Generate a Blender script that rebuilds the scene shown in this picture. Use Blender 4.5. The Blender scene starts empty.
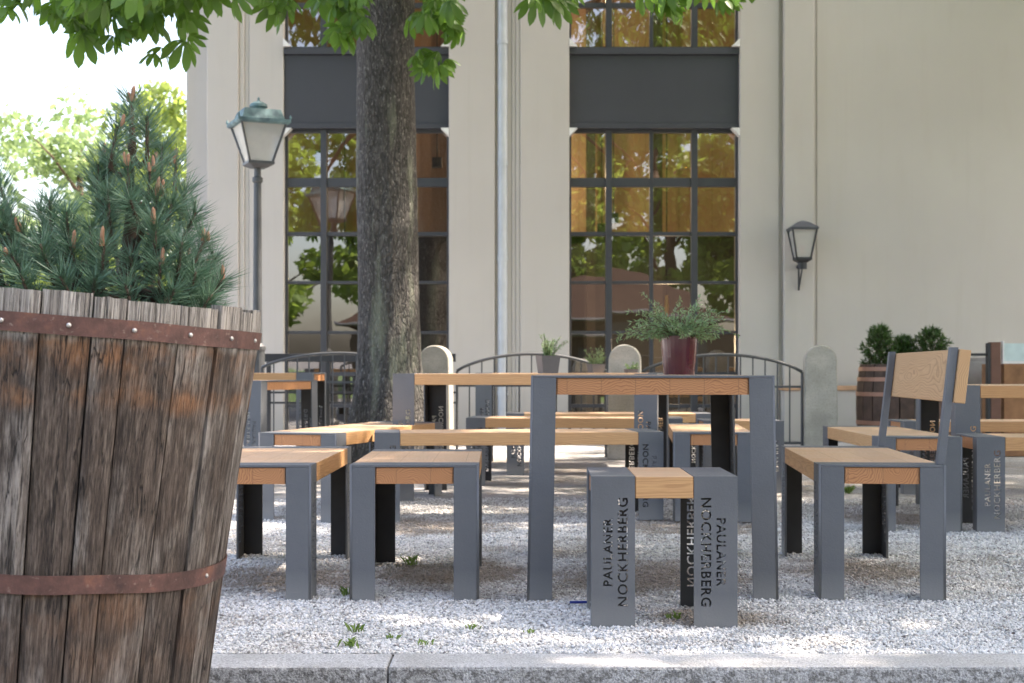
import bpy, bmesh, math, random
import numpy as np
from mathutils import Vector, Matrix, Euler, noise as mn
R = math.radians
PI = math.pi
S = bpy.context.scene
COL = S.collection
random.seed(7)
rng = np.random.default_rng(7)

# ------------------------------------------------------------------ camera
EYE = 0.77
F = 1400.0
HOR = 371.0
cam_d = bpy.data.cameras.new('camera')
cam = bpy.data.objects.new('camera', cam_d)
COL.objects.link(cam)
cam.location = (0, 0, EYE)
cam.rotation_euler = (R(90), 0, 0)
cam_d.sensor_width = 36
cam_d.lens = F / 1024 * 36
cam_d.shift_y = (HOR - 341.5) / 1024
cam_d.clip_end = 2000
cam_d.dof.use_dof = True
cam_d.dof.focus_distance = 3.9
cam_d.dof.aperture_fstop = 8.0
S.camera = cam

# ------------------------------------------------------------------ light
SUN_EL = 58
SUN_AZ = 10          # degrees away from +X towards +Y (the sun is to the right, a little behind the hall)
w = bpy.data.worlds.new('World')
S.world = w
w.use_nodes = True
nt = w.node_tree
bg = nt.nodes['Background']
sky = nt.nodes.new('ShaderNodeTexSky')
sky.sky_type = 'NISHITA'
sky.sun_disc = False
sky.sun_elevation = R(SUN_EL)
sky.sun_rotation = R(90 - SUN_AZ)
sky.air_density = 1.0
sky.dust_density = 4.0
sky.ozone_density = 0.6
nt.links.new(sky.outputs[0], bg.inputs[0])
bg.inputs[1].default_value = 0.15
sun_d = bpy.data.lights.new('sun', 'SUN')
sun_d.energy = 3.0
sun_d.angle = R(0.6)
sun_d.color = (1.0, 0.94, 0.86)
sun = bpy.data.objects.new('sun', sun_d)
COL.objects.link(sun)
sd = Vector((math.cos(R(SUN_EL)) * math.cos(R(SUN_AZ)), math.cos(R(SUN_EL)) * math.sin(R(SUN_AZ)), math.sin(R(SUN_EL))))
sun.rotation_euler = sd.to_track_quat('Z', 'Y').to_euler()
S.view_settings.view_transform = 'Standard'
S.view_settings.look = 'None'
S.view_settings.exposure = 2.33
S.view_settings.gamma = 1.0
S.view_settings.use_curve_mapping = False
S.view_settings.use_white_balance = True
S.view_settings.white_balance_temperature = 7150
S.view_settings.white_balance_tint = 15

# ------------------------------------------------------------------ helpers
def at(px, py, d):
    """photo pixel + distance -> point"""
    return Vector(((px - 512) / F * d, d, EYE - (py - HOR) / F * d))

def tag(o, label=None, cat=None, group=None, kind=None):
    if label: o['label'] = label
    if cat: o['category'] = cat
    if group: o['group'] = group
    if kind: o['kind'] = kind
    return o

def thing(name, label, cat, loc=(0, 0, 0), rz=0, group=None):
    o = bpy.data.objects.new(name, None)
    COL.objects.link(o)
    o.location = loc
    o.rotation_euler = (0, 0, rz)
    o.empty_display_size = 0.1
    return tag(o, label, cat, group)

def link(name, me, mat=None, parent=None, loc=None):
    o = bpy.data.objects.new(name, me)
    COL.objects.link(o)
    if mat and not me.materials: me.materials.append(mat)
    if parent: o.parent = parent
    if loc: o.location = loc
    return o

def dup(root, loc, rz, label=None):
    c = root.copy(); COL.objects.link(c)
    c.location = loc; c.rotation_euler = (0, 0, rz)
    if label: c['label'] = label
    for ch in list(root.children):
        d = ch.copy(); COL.objects.link(d); d.parent = c
        for g in list(ch.children):
            e = g.copy(); COL.objects.link(e); e.parent = d
    return c

class MB:
    def __init__(s): s.v = []; s.f = []
    def add(s, vs, fs):
        n = len(s.v); s.v += [tuple(v) for v in vs]; s.f += [tuple(i + n for i in f) for f in fs]
    def box(s, x0, x1, y0, y1, z0, z1):
        vs = [(x, y, z) for z in (z0, z1) for y in (y0, y1) for x in (x0, x1)]
        s.add(vs, [(0, 2, 3, 1), (4, 5, 7, 6), (0, 1, 5, 4), (2, 6, 7, 3), (0, 4, 6, 2), (1, 3, 7, 5)])
    def tube(s, pts, rad, n=8, cap=True):
        pts = [Vector(p) for p in pts]
        if not hasattr(rad, '__len__'): rad = [rad] * len(pts)
        vs = []; m = len(pts)
        up = Vector((0, 0, 1))
        for i, p in enumerate(pts):
            t = (pts[min(i + 1, m - 1)] - pts[max(i - 1, 0)]).normalized()
            a = t.cross(up)
            if a.length < 1e-3: a = t.cross(Vector((1, 0, 0)))
            a.normalize(); b = t.cross(a)
            for k in range(n):
                an = 2 * PI * k / n
                vs.append(p + (a * math.cos(an) + b * math.sin(an)) * rad[i])
        fs = [(i * n + k, i * n + (k + 1) % n, (i + 1) * n + (k + 1) % n, (i + 1) * n + k) for i in range(m - 1) for k in range(n)]
        if cap: fs += [tuple(range(n - 1, -1, -1)), tuple((m - 1) * n + k for k in range(n))]
        s.add(vs, fs)
    def lathe(s, prof, c=(0, 0, 0), n=24, rot=0):
        vs = []; m = len(prof)
        for r, z in prof:
            for k in range(n):
                a = 2 * PI * k / n + rot
                vs.append((c[0] + r * math.cos(a), c[1] + r * math.sin(a), c[2] + z))
        fs = [(i * n + k, i * n + (k + 1) % n, (i + 1) * n + (k + 1) % n, (i + 1) * n + k) for i in range(m - 1) for k in range(n)]
        fs += [tuple(range(n - 1, -1, -1)), tuple((m - 1) * n + k for k in range(n))]
        s.add(vs, fs)
    def mesh(s, name, bevel=0, smooth=False, seg=2):
        me = bpy.data.meshes.new(name)
        me.from_pydata(s.v, [], s.f)
        bm = bmesh.new(); bm.from_mesh(me)
        bmesh.ops.recalc_face_normals(bm, faces=bm.faces)
        if bevel:
            es = [e for e in bm.edges if len(e.link_faces) == 2 and e.calc_face_angle(0) > 0.6]
            bmesh.ops.bevel(bm, geom=es, offset=bevel, segments=seg, affect='EDGES', profile=0.6)
        bm.to_mesh(me); bm.free()
        if smooth: me.polygons.foreach_set('use_smooth', [True] * len(me.polygons))
        me.update()
        return me
    def obj(s, name, mat, parent=None, bevel=0, smooth=False, loc=None):
        return link(name, s.mesh(name, bevel, smooth), mat, parent, loc)

def np_mesh(name, verts, faces, smooth=False):
    me = bpy.data.meshes.new(name)
    nv = len(verts); nf, k = faces.shape
    me.vertices.add(nv); me.vertices.foreach_set('co', np.asarray(verts, np.float32).ravel())
    me.loops.add(nf * k); me.loops.foreach_set('vertex_index', faces.astype(np.int32).ravel())
    me.polygons.add(nf); me.polygons.foreach_set('loop_start', np.arange(0, nf * k, k, dtype=np.int32))
    me.polygons.foreach_set('loop_total', np.full(nf, k, np.int32))
    if smooth: me.polygons.foreach_set('use_smooth', np.ones(nf, bool))
    me.update(calc_edges=True)
    return me

# ------------------------------------------------------------------ node helpers
class NT:
    def __init__(s, name):
        s.m = bpy.data.materials.new(name); s.m.use_nodes = True
        s.t = s.m.node_tree; s.p = s.t.nodes['Principled BSDF']
    def n(s, typ, **kw):
        nd = s.t.nodes.new(typ)
        ins = kw.pop('ins', {})
        for k, v in kw.items(): setattr(nd, k, v)
        for k, v in ins.items(): s.set(nd.inputs[k], v)
        return nd
    def set(s, inp, v):
        if isinstance(v, bpy.types.NodeSocket): s.t.links.new(v, inp)
        else: inp.default_value = v
    def math(s, op, a, b=0.0, c=None):
        nd = s.n('ShaderNodeMath', operation=op)
        s.set(nd.inputs[0], a); s.set(nd.inputs[1], b)
        if c is not None: s.set(nd.inputs[2], c)
        return nd.outputs[0]
    def coord(s, which='Object', scale=(1, 1, 1), loc=(0, 0, 0)):
        tc = s.n('ShaderNodeTexCoord')
        mp = s.n('ShaderNodeMapping')
        s.t.links.new(tc.outputs[which], mp.inputs[0])
        mp.inputs['Scale'].default_value = scale
        s.set(mp.inputs['Location'], loc)
        return mp.outputs[0]
    def noise(s, vec, scale, detail=4, rough=0.55, dist=0.0):
        nd = s.n('ShaderNodeTexNoise')
        s.set(nd.inputs['Vector'], vec); nd.inputs['Scale'].default_value = scale
        nd.inputs['Detail'].default_value = detail; nd.inputs['Roughness'].default_value = rough
        nd.inputs['Distortion'].default_value = dist
        return nd.outputs[0]
    def ramp(s, fac, stops, interp='LINEAR'):
        nd = s.n('ShaderNodeValToRGB'); cr = nd.color_ramp; cr.interpolation = interp
        while len(cr.elements) < len(stops): cr.elements.new(0.5)
        for e, (p, c) in zip(cr.elements, stops):
            e.position = p
            e.color = (c, c, c, 1) if isinstance(c, (int, float)) else (*c, 1)
        s.set(nd.inputs[0], fac)
        return nd.outputs[0]
    def mix(s, fac, a, b, mode='MIX'):
        nd = s.n('ShaderNodeMix', data_type='RGBA', blend_type=mode)
        s.set(nd.inputs[0], fac)
        s.set(nd.inputs[6], (*a, 1) if isinstance(a, tuple) else a)
        s.set(nd.inputs[7], (*b, 1) if isinstance(b, tuple) else b)
        return nd.outputs[2]
    def bump(s, h, strength=0.3, dist=0.01):
        nd = s.n('ShaderNodeBump'); nd.inputs['Strength'].default_value = strength
        nd.inputs['Distance'].default_value = dist
        s.set(nd.inputs['Height'], h)
        s.t.links.new(nd.outputs[0], s.p.inputs['Normal'])
    def base(s, c): s.set(s.p.inputs['Base Color'], (*c, 1) if isinstance(c, tuple) else c)
    def rough(s, r): s.set(s.p.inputs['Roughness'], r)

def simple(name, col, rough=0.6, metal=0.0, var=0.12, scale=8.0, bump=0.0, bscale=60):
    m = NT(name); v = m.coord()
    nz = m.noise(v, scale, 5)
    a = tuple(c * (1 - var) for c in col); b = tuple(min(1, c * (1 + var)) for c in col)
    m.base(m.mix(m.ramp(nz, [(0.3, 0.0), (0.7, 1.0)]), a, b))
    m.rough(rough); m.p.inputs['Metallic'].default_value = metal
    if bump: m.bump(m.noise(v, bscale, 4), bump, 0.004)
    return m.m

def plank_wood(name, c_light, c_dark, c_line, board=0.115):
    """softwood with real growth rings round a pith running along local X, in glued boards across Y"""
    m = NT(name)
    tc = m.n('ShaderNodeTexCoord'); oi = m.n('ShaderNodeObjectInfo')
    sep = m.n('ShaderNodeSeparateXYZ'); m.t.links.new(tc.outputs['Object'], sep.inputs[0])
    rnd = oi.outputs['Random']
    y = m.math('ADD', sep.outputs[1], m.math('MULTIPLY', rnd, 0.06))
    yb = m.math('DIVIDE', y, board)
    idx = m.math('FLOOR', yb)
    fr = m.math('SUBTRACT', m.math('SUBTRACT', yb, idx), 0.5)
    wn = m.n('ShaderNodeTexWhiteNoise', noise_dimensions='2D')
    cmb = m.n('ShaderNodeCombineXYZ'); m.set(cmb.inputs[0], idx); m.set(cmb.inputs[1], rnd)
    m.t.links.new(cmb.outputs[0], wn.inputs['Vector'])
    sc = m.n('ShaderNodeSeparateColor'); m.t.links.new(wn.outputs['Color'], sc.inputs[0])
    rr, gg, bb = sc.outputs[0], sc.outputs[1], sc.outputs[2]
    # position of the pith
    py = m.math('SUBTRACT', m.math('MULTIPLY', fr, board), m.math('MULTIPLY', m.math('SUBTRACT', rr, 0.5), board * 0.8))
    pz = m.math('ADD', sep.outputs[2], m.math('ADD', m.math('MULTIPLY', gg, 0.12), -0.47))
    # warp
    cv = m.n('ShaderNodeCombineXYZ')
    m.set(cv.inputs[0], m.math('ADD', m.math('MULTIPLY', sep.outputs[0], 1.1), m.math('MULTIPLY', bb, 37.0)))
    m.set(cv.inputs[1], m.math('MULTIPLY', sep.outputs[1], 7.0)); m.set(cv.inputs[2], m.math('MULTIPLY', sep.outputs[2], 7.0))
    warp = m.noise(cv.outputs[0], 1.6, 3, 0.5)
    r = m.math('SQRT', m.math('ADD', m.math('POWER', py, 2.0), m.math('POWER', pz, 2.0)))
    r2 = m.math('ADD', r, m.math('MULTIPLY', warp, 0.075))
    ph = m.math('FRACT', m.math('MULTIPLY', r2, 125.0))
    ring = m.ramp(ph, [(0.0, 0.05), (0.55, 0.3), (0.85, 1.0), (1.0, 0.05)])
    # fine fibre
    cf = m.n('ShaderNodeCombineXYZ')
    m.set(cf.inputs[0], m.math('MULTIPLY', sep.outputs[0], 12.0)); m.set(cf.inputs[1], m.math('MULTIPLY', sep.outputs[1], 420.0)); m.set(cf.inputs[2], m.math('MULTIPLY', sep.outputs[2], 420.0))
    fib = m.noise(cf.outputs[0], 1.0, 3, 0.6)
    c = m.mix(m.math('MULTIPLY', bb, 0.8), c_light, c_dark)
    c = m.mix(m.math('MULTIPLY', ring, 0.5), c, c_line)
    c = m.mix(m.ramp(fib, [(0.35, 0.3), (0.6, 0.0)]), c, c_line)
    # weather grey blotches + glue seams
    blot = m.noise(tc.outputs['Object'], 5.0, 4)
    nx_ = m.n('ShaderNodeSeparateXYZ'); m.t.links.new(tc.outputs['Normal'], nx_.inputs[0])
    upf = m.math('MAXIMUM', nx_.outputs[2], 0.0)
    endf = m.math('ABSOLUTE', nx_.outputs[0])
    c = m.mix(m.math('MULTIPLY', m.ramp(blot, [(0.3, 0.35), (0.8, 0.75)]), upf), c, (0.56, 0.42, 0.31))
    c = m.mix(m.math('MULTIPLY', endf, 0.85), c, m.mix(ring, (0.52, 0.23, 0.095), (0.27, 0.1, 0.04)))
    seam = m.math('GREATER_THAN', m.math('ABSOLUTE', fr), 0.488)
    c = m.mix(m.math('MULTIPLY', seam, 0.35), c, (0.12, 0.06, 0.03))
    m.base(c); m.rough(m.ramp(fib, [(0.3, 0.65), (0.7, 0.5)]))
    m.bump(m.math('ADD', m.math('MULTIPLY', fib, 0.5), m.math('SUBTRACT', 0.0, m.math('ADD', m.math('MULTIPLY', seam, 1.0), m.math('MULTIPLY', ring, 0.3)))), 0.25, 0.002)
    return m.m

def steel_paint(name):
    m = NT(name); v = m.coord()
    nz = m.noise(v, 3.5, 5); fine = m.noise(v, 160, 3)
    c = m.mix(m.ramp(nz, [(0.3, 0.0), (0.75, 1.0)]), (0.108, 0.114, 0.122), (0.142, 0.148, 0.157))
    chips = m.ramp(m.noise(v, 26, 6, 0.7), [(0.735, 0.0), (0.76, 1.0)])
    c = m.mix(m.math('MULTIPLY', chips, 0.6), c, (0.42, 0.43, 0.45))
    # dust near the ground
    sep = m.n('ShaderNodeSeparateXYZ'); m.set(sep.inputs[0], v)
    dust = m.math('MULTIPLY', m.ramp(m.math('ADD', sep.outputs[2], m.math('MULTIPLY', nz, 0.08)), [(0.03, 1.0), (0.14, 0.0)]), 0.35)
    c = m.mix(dust, c, (0.4, 0.39, 0.36))
    m.base(c); m.rough(m.ramp(fine, [(0.3, 0.5), (0.7, 0.68)])); m.bump(m.math('ADD', fine, m.noise(v, 60, 3)), 0.45, 0.0015)
    return m.m

M = {}
M['steel'] = steel_paint('grey_painted_steel')
M['larch'] = plank_wood('larch_boards', (0.66, 0.39, 0.18), (0.56, 0.29, 0.115), (0.34, 0.15, 0.06))
M['steel_inner'] = simple('black_inner_steel', (0.03, 0.029, 0.029), 0.55, 0, 0.2, 10)  # near-black colour for the inward faces of the legs
M['darksteel'] = simple('dark_iron', (0.035, 0.038, 0.043), 0.5, 0.2)
M['fence'] = simple('fence_iron', (0.09, 0.095, 0.1), 0.5, 0.3)
M['frame'] = simple('window_frame_paint', (0.05, 0.053, 0.062), 0.4, 0.0, 0.06, 3)
M['spandrel'] = simple('spandrel_paint', (0.048, 0.052, 0.064), 0.55, 0.0, 0.08, 1.2)
M['zinc'] = simple('zinc_pipe', (0.5, 0.54, 0.58), 0.5, 0.15, 0.1, 4)
M['white'] = simple('white_paint', (0.75, 0.75, 0.74), 0.5)
M['rust'] = simple('rusty_panel', (0.3, 0.15, 0.07), 0.75, 0.1, 0.3, 6, 0.3)
M['brass'] = simple('brass', (0.6, 0.4, 0.12), 0.3, 1.0)
M['rivet'] = simple('rivet_steel', (0.55, 0.52, 0.48), 0.4, 0.8)

def stucco():
    m = NT('beige_render'); v = m.coord()
    big = m.noise(v, 0.6, 4); mid = m.noise(m.coord(scale=(3, 3, 0.5)), 1.5, 5)
    c = m.mix(m.ramp(big, [(0.3, 0.0), (0.7, 1.0)]), (0.495, 0.47, 0.44), (0.545, 0.52, 0.485))
    c = m.mix(m.ramp(mid, [(0.55, 0.0), (0.85, 0.3)]), c, (0.45, 0.4, 0.34))
    sep = m.n('ShaderNodeSeparateXYZ'); m.set(sep.inputs[0], v)
    stk = m.noise(m.coord(scale=(9, 9, 0.35)), 1.3, 4)
    c = m.mix(m.ramp(stk, [(0.56, 0.0), (0.78, 0.12)]), c, (0.36, 0.33, 0.28))
    low = m.ramp(m.math('ADD', sep.outputs[2], m.math('MULTIPLY', mid, 0.5)), [(0.35, 0.35), (1.0, 0.0)])
    c = m.mix(low, c, (0.3, 0.27, 0.22))
    m.base(c); m.rough(0.9); m.bump(m.noise(v, 90, 4, 0.7), 0.35, 0.006)
    return m.m
M['stucco'] = stucco()

def stone_mat():
    m = NT('weathered_stone'); v = m.coord()
    n1 = m.noise(v, 4, 6); n2 = m.noise(v, 70, 4, 0.7)
    c = m.mix(m.ramp(n1, [(0.35, 0.0), (0.7, 1.0)]), (0.33, 0.315, 0.27), (0.52, 0.49, 0.43))
    c = m.mix(m.ramp(n2, [(0.5, 0.0), (0.7, 0.5)]), c, (0.16, 0.16, 0.13))
    m.base(c); m.rough(0.9); m.bump(n2, 0.5, 0.006); return m.m
M['stone'] = stone_mat()

def glass_mat(name, tint=(0.9, 0.95, 0.93), refl=0.22):
    m = NT(name); t = m.t
    t.nodes.remove(m.p)
    out = t.nodes['Material Output']
    tr = m.n('ShaderNodeBsdfTransparent'); tr.inputs[0].default_value = (*tint, 1)
    gl = m.n('ShaderNodeBsdfGlossy'); gl.inputs['Roughness'].default_value = 0.0
    v = m.coord(); nb = m.n('ShaderNodeBump'); nb.inputs['Strength'].default_value = 0.05; nb.inputs['Distance'].default_value = 0.02
    m.set(nb.inputs['Height'], m.noise(v, 1.7, 2)); t.links.new(nb.outputs[0], gl.inputs['Normal'])
    fr = m.n('ShaderNodeFresnel'); fr.inputs[0].default_value = 1.5
    f = m.math('MINIMUM', m.math('ADD', m.math('MULTIPLY', fr.outputs[0], 1.4), refl - 0.05), 1.0)
    mx = m.n('ShaderNodeMixShader'); m.set(mx.inputs[0], f)
    t.links.new(tr.outputs[0], mx.inputs[1]); t.links.new(gl.outputs[0], mx.inputs[2])
    t.links.new(mx.outputs[0], out.inputs[0])
    return m.m
M['glass'] = glass_mat('window_glass', (0.78, 0.82, 0.8), 0.28)

def milky(name, col=(0.8, 0.8, 0.76)):
    m = NT(name); v = m.coord(); m.base(m.mix(m.noise(v, 6, 4), tuple(c * 0.75 for c in col), col))
    m.rough(0.25); m.p.inputs['Transmission Weight'].default_value = 0.35; m.p.inputs['Alpha'].default_value = 0.85
    return m.m
M['milky'] = milky('dusty_lantern_glass')

def verdigris():
    m = NT('verdigris_copper'); v = m.coord()
    n1 = m.noise(v, 9, 5)
    m.base(m.mix(m.ramp(n1, [(0.35, 0.0), (0.65, 1.0)]), (0.07, 0.12, 0.14), (0.17, 0.28, 0.29)))
    m.rough(0.7); m.p.inputs['Metallic'].default_value = 0.2; return m.m
M['verdigris'] = verdigris()

def leaf_mat(name, a, b, trans=(0.3, 0.5, 0.06), tw=0.45, rough=0.45):
    m = NT(name); g = m.n('ShaderNodeNewGeometry')
    rnd = g.outputs['Random Per Island']
    c = m.mix(rnd, a, b)
    m.base(c); m.rough(rough)
    tl = m.n('ShaderNodeBsdfTranslucent'); m.set(tl.inputs[0], m.mix(rnd, trans, tuple(x * 0.7 for x in trans)))
    mx = m.n('ShaderNodeMixShader'); mx.inputs[0].default_value = tw
    out = m.t.nodes['Material Output']
    m.t.links.new(m.p.outputs[0], mx.inputs[1]); m.t.links.new(tl.outputs[0], mx.inputs[2]); m.t.links.new(mx.outputs[0], out.inputs[0])
    return m.m
M['chestnut'] = leaf_mat('chestnut_leaf', (0.045, 0.11, 0.02), (0.09, 0.18, 0.035), (0.21, 0.42, 0.05), 0.42)
M['farleaf'] = leaf_mat('far_leaf', (0.1, 0.15, 0.03), (0.16, 0.2, 0.05), (0.42, 0.55, 0.12), 0.5)
M['paleleaf'] = leaf_mat('pale_far_leaf', (0.17, 0.25, 0.1), (0.22, 0.3, 0.13), (0.36, 0.5, 0.2), 0.5)
M['midleaf'] = leaf_mat('mid_leaf', (0.09, 0.17, 0.03), (0.16, 0.25, 0.05), (0.38, 0.55, 0.1), 0.5)
M['needle'] = leaf_mat('pine_needle', (0.085, 0.18, 0.11), (0.18, 0.29, 0.19), (0.08, 0.18, 0.08), 0.15, 0.4)
M['needle_dark'] = leaf_mat('dwarf_conifer_needle', (0.03, 0.07, 0.02), (0.07, 0.14, 0.03), (0.1, 0.2, 0.04), 0.2)
M['herb'] = leaf_mat('herb_leaf', (0.12, 0.22, 0.09), (0.22, 0.34, 0.16), (0.3, 0.4, 0.2), 0.25)
M['grass'] = leaf_mat('grass_blade', (0.14, 0.26, 0.05), (0.26, 0.36, 0.1), (0.3, 0.45, 0.08), 0.35)
M['candle'] = simple('pine_candle', (0.36, 0.19, 0.11), 0.7, 0, 0.3, 60)
M['twig'] = simple('twig_bark', (0.1, 0.065, 0.045), 0.85, 0, 0.3, 40)
M['soil'] = simple('soil', (0.05, 0.035, 0.025), 0.95, 0, 0.4, 30, 0.6)

# ================================================================== ground
def brown_patches(m):
    """soft brown spots under and around the furniture, edges broken up by noise"""
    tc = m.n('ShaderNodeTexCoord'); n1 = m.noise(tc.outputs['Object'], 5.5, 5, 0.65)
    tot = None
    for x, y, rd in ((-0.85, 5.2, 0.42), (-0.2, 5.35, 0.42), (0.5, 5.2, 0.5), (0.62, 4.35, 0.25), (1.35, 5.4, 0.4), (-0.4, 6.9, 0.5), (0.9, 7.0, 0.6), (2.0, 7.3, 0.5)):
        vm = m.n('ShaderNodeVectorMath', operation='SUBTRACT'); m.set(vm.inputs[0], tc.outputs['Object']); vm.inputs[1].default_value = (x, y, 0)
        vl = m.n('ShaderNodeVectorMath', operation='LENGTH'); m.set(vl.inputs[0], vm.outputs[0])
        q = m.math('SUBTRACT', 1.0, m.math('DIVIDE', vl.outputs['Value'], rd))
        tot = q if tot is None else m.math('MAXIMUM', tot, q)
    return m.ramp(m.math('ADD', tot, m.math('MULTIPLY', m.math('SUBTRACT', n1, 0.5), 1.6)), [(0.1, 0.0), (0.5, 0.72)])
def gravel_sheet_mat():
    m = NT('white_gravel_bed'); v = m.coord()
    vor = m.n('ShaderNodeTexVoronoi'); m.set(vor.inputs['Vector'], v); vor.inputs['Scale'].default_value = 85
    sc = m.n('ShaderNodeSeparateColor'); m.t.links.new(vor.outputs['Color'], sc.inputs[0])
    c = m.ramp(sc.outputs[0], [(0.0, (0.28, 0.275, 0.27)), (0.3, (0.5, 0.49, 0.48)), (1.0, (0.7, 0.69, 0.68))])
    n1 = m.noise(v, 1.3, 5, 0.6); n2 = m.noise(v, 7, 5, 0.65)
    dirt = m.ramp(m.math('ADD', m.math('MULTIPLY', n1, 0.65), m.math('MULTIPLY', n2, 0.35)), [(0.47, 0.0), (0.62, 0.75)])
    sp_ = m.n('ShaderNodeSeparateXYZ'); m.set(sp_.inputs[0], v)
    mottled = m.ramp(m.math('MULTIPLY', m.math('ADD', sp_.outputs[1], m.math('MULTIPLY', n2, 3.0)), 0.05), [(0.40, 0.0), (0.52, 0.6), (0.64, 0.75), (0.70, 0.1)])  # canopy shade over the far yard, painted into the gravel colour
    c = m.mix(mottled, c, (0.2, 0.185, 0.17))
    c = m.mix(dirt, c, (0.21, 0.165, 0.12))
    c = m.mix(brown_patches(m), c, (0.2, 0.15, 0.1))
    m.base(c); m.rough(0.9); m.bump(vor.outputs['Distance'], 0.9, 0.01)
    return m.m
def stone_chip_mat():
    m = NT('gravel_chip'); g = m.n('ShaderNodeNewGeometry')
    r = g.outputs['Random Per Island']
    c = m.ramp(r, [(0.0, (0.22, 0.21, 0.2)), (0.09, (0.4, 0.39, 0.37)), (0.3, (0.64, 0.625, 0.6)), (1.0, (0.82, 0.805, 0.775))])
    n1 = m.noise(m.coord(), 1.3, 5, 0.6); n2 = m.noise(m.coord(), 7, 5, 0.65)
    dirt = m.ramp(m.math('ADD', m.math('MULTIPLY', n1, 0.65), m.math('MULTIPLY', n2, 0.35)), [(0.5, 0.0), (0.68, 0.6)])
    m.base(m.mix(brown_patches(m), m.mix(dirt, c, (0.26, 0.21, 0.16)), (0.24, 0.185, 0.13))); m.rough(0.85)
    return m.m

def asphalt():
    m = NT('lower_ground'); v = m.coord()
    c = m.mix(m.noise(v, 60, 5), (0.08, 0.078, 0.075), (0.2, 0.195, 0.19)); m.base(c); m.rough(0.9); m.bump(m.noise(v, 120, 4), 0.5, 0.006); return m.m

KY0, KY1 = 3.62, 3.80        # kerb
b = MB(); b.box(-400, 400, KY0 - 0.003 - 300, KY0 - 0.003, -0.55, -0.14)
tag(b.obj('road', asphalt()), 'grey worn asphalt lane below the kerb', 'road', kind='structure')
def ground_h(x, y):
    return 0.012 * mn.noise(Vector((x * 0.9, y * 0.9, 0))) + 0.006 * mn.noise(Vector((x * 4, y * 4, 3)))
# gravel yard (near part finely divided, out to the horizon)
xs = [-500, -100, -30, -12] + list(np.arange(-6, 6.01, 0.12)) + [12, 30, 100, 500]
ys = [KY1] + list(np.arange(KY1 + 0.08, 14, 0.12)) + [16, 20, 30, 60, 150, 900]
V = []
for y in ys:
    for x in xs:
        near = (abs(x) < 6.1 and y < 14)
        V.append((x, y, ground_h(x, y) * min(1, (y - KY1) * 4) if near else 0.0))
nx = len(xs)
Fc = np.array([(j * nx + i, j * nx + i + 1, (j + 1) * nx + i + 1, (j + 1) * nx + i) for j in range(len(ys) - 1) for i in range(nx - 1)])
me = np_mesh('gravel_yard', V, Fc, True)
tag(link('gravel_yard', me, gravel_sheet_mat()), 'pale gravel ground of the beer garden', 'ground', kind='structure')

# loose chips
def chips(name, n, xr, yfun, smin, smax, seed):
    g = np.random.default_rng(seed)
    y = yfun(g.random(n)); x = (g.random(n) * 2 - 1) * (y * 0.40 + 0.15)
    base = np.array([(1, 0, 0), (-1, 0, 0), (0, 1, 0), (0, -1, 0), (0, 0, 1), (0, 0, -1)], float)
    tris = np.array([(0, 2, 4), (2, 1, 4), (1, 3, 4), (3, 0, 4), (2, 0, 5), (1, 2, 5), (3, 1, 5), (0, 3, 5)])
    P = base[None] * (0.65 + 0.7 * g.random((n, 6, 1))) + (g.random((n, 6, 3)) - .5) * 0.5
    s = smin + (smax - smin) * g.random(n) ** 1.8
    P *= s[:, None, None] * np.stack([0.7 + .6 * g.random(n), 0.7 + .6 * g.random(n), 0.55 + .4 * g.random(n)], -1)[:, None]
    a = g.random(n) * 2 * PI; ca, sa = np.cos(a), np.sin(a)
    tl = (g.random(n) - .5) * 1.2; ct, st = np.cos(tl), np.sin(tl)
    X = P[..., 0] * ct[:, None] - P[..., 2] * st[:, None]; Z = P[..., 0] * st[:, None] + P[..., 2] * ct[:, None]
    Y = P[..., 1]
    X2 = X * ca[:, None] - Y * sa[:, None]; Y2 = X * sa[:, None] + Y * ca[:, None]
    zz = np.array([ground_h(u, v) for u, v in zip(x, y)]) * np.minimum(1, (y - KY1) * 4)
    W = np.stack([X2 + x[:, None], Y2 + y[:, None], Z + (zz + s * (0.1 + 0.5 * g.random(n)))[:, None]], -1).reshape(-1, 3)
    T = (tris[None] + (np.arange(n) * 6)[:, None, None]).reshape(-1, 3)
    return np_mesh(name, W, T)
def yf(u):  # denser near
    return KY1 + 0.005 + (u ** 1.35) * 4.6
me = chips('gravel_chips', 210000, None, yf, 0.0028, 0.0075, 3)
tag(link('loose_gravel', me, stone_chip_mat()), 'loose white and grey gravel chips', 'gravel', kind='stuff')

# kerb: stones end to end
def kerb_mat():
    m = NT('kerb_granite'); v = m.coord()
    n1 = m.noise(v, 160, 3, 0.7); n2 = m.noise(v, 5, 5); n3 = m.noise(v, 40, 4)
    c = m.ramp(n1, [(0.35, (0.3, 0.295, 0.29)), (0.55, (0.58, 0.575, 0.565)), (0.75, (0.72, 0.71, 0.7))])
    c = m.mix(m.ramp(n2, [(0.45, 0.0), (0.75, 0.5)]), c, (0.3, 0.28, 0.24))
    tn = m.n('ShaderNodeTexCoord'); sn = m.n('ShaderNodeSeparateXYZ'); m.t.links.new(tn.outputs['Normal'], sn.inputs[0])
    side = m.math('SUBTRACT', 1.0, m.math('ABSOLUTE', sn.outputs[2]))
    lich = m.ramp(m.noise(v, 75, 5, 0.7), [(0.45, 0.0), (0.6, 0.75)])
    c = m.mix(m.math('MULTIPLY', side, lich), c, (0.09, 0.085, 0.075))
    c = m.mix(m.ramp(m.noise(v, 22, 5, 0.7), [(0.6, 0.0), (0.72, 0.45)]), c, (0.2, 0.18, 0.15))
    m.base(c); m.rough(0.85); m.bump(m.math('ADD', n1, n3), 0.9, 0.006); return m.m
kb = MB()
x = -8.24
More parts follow.
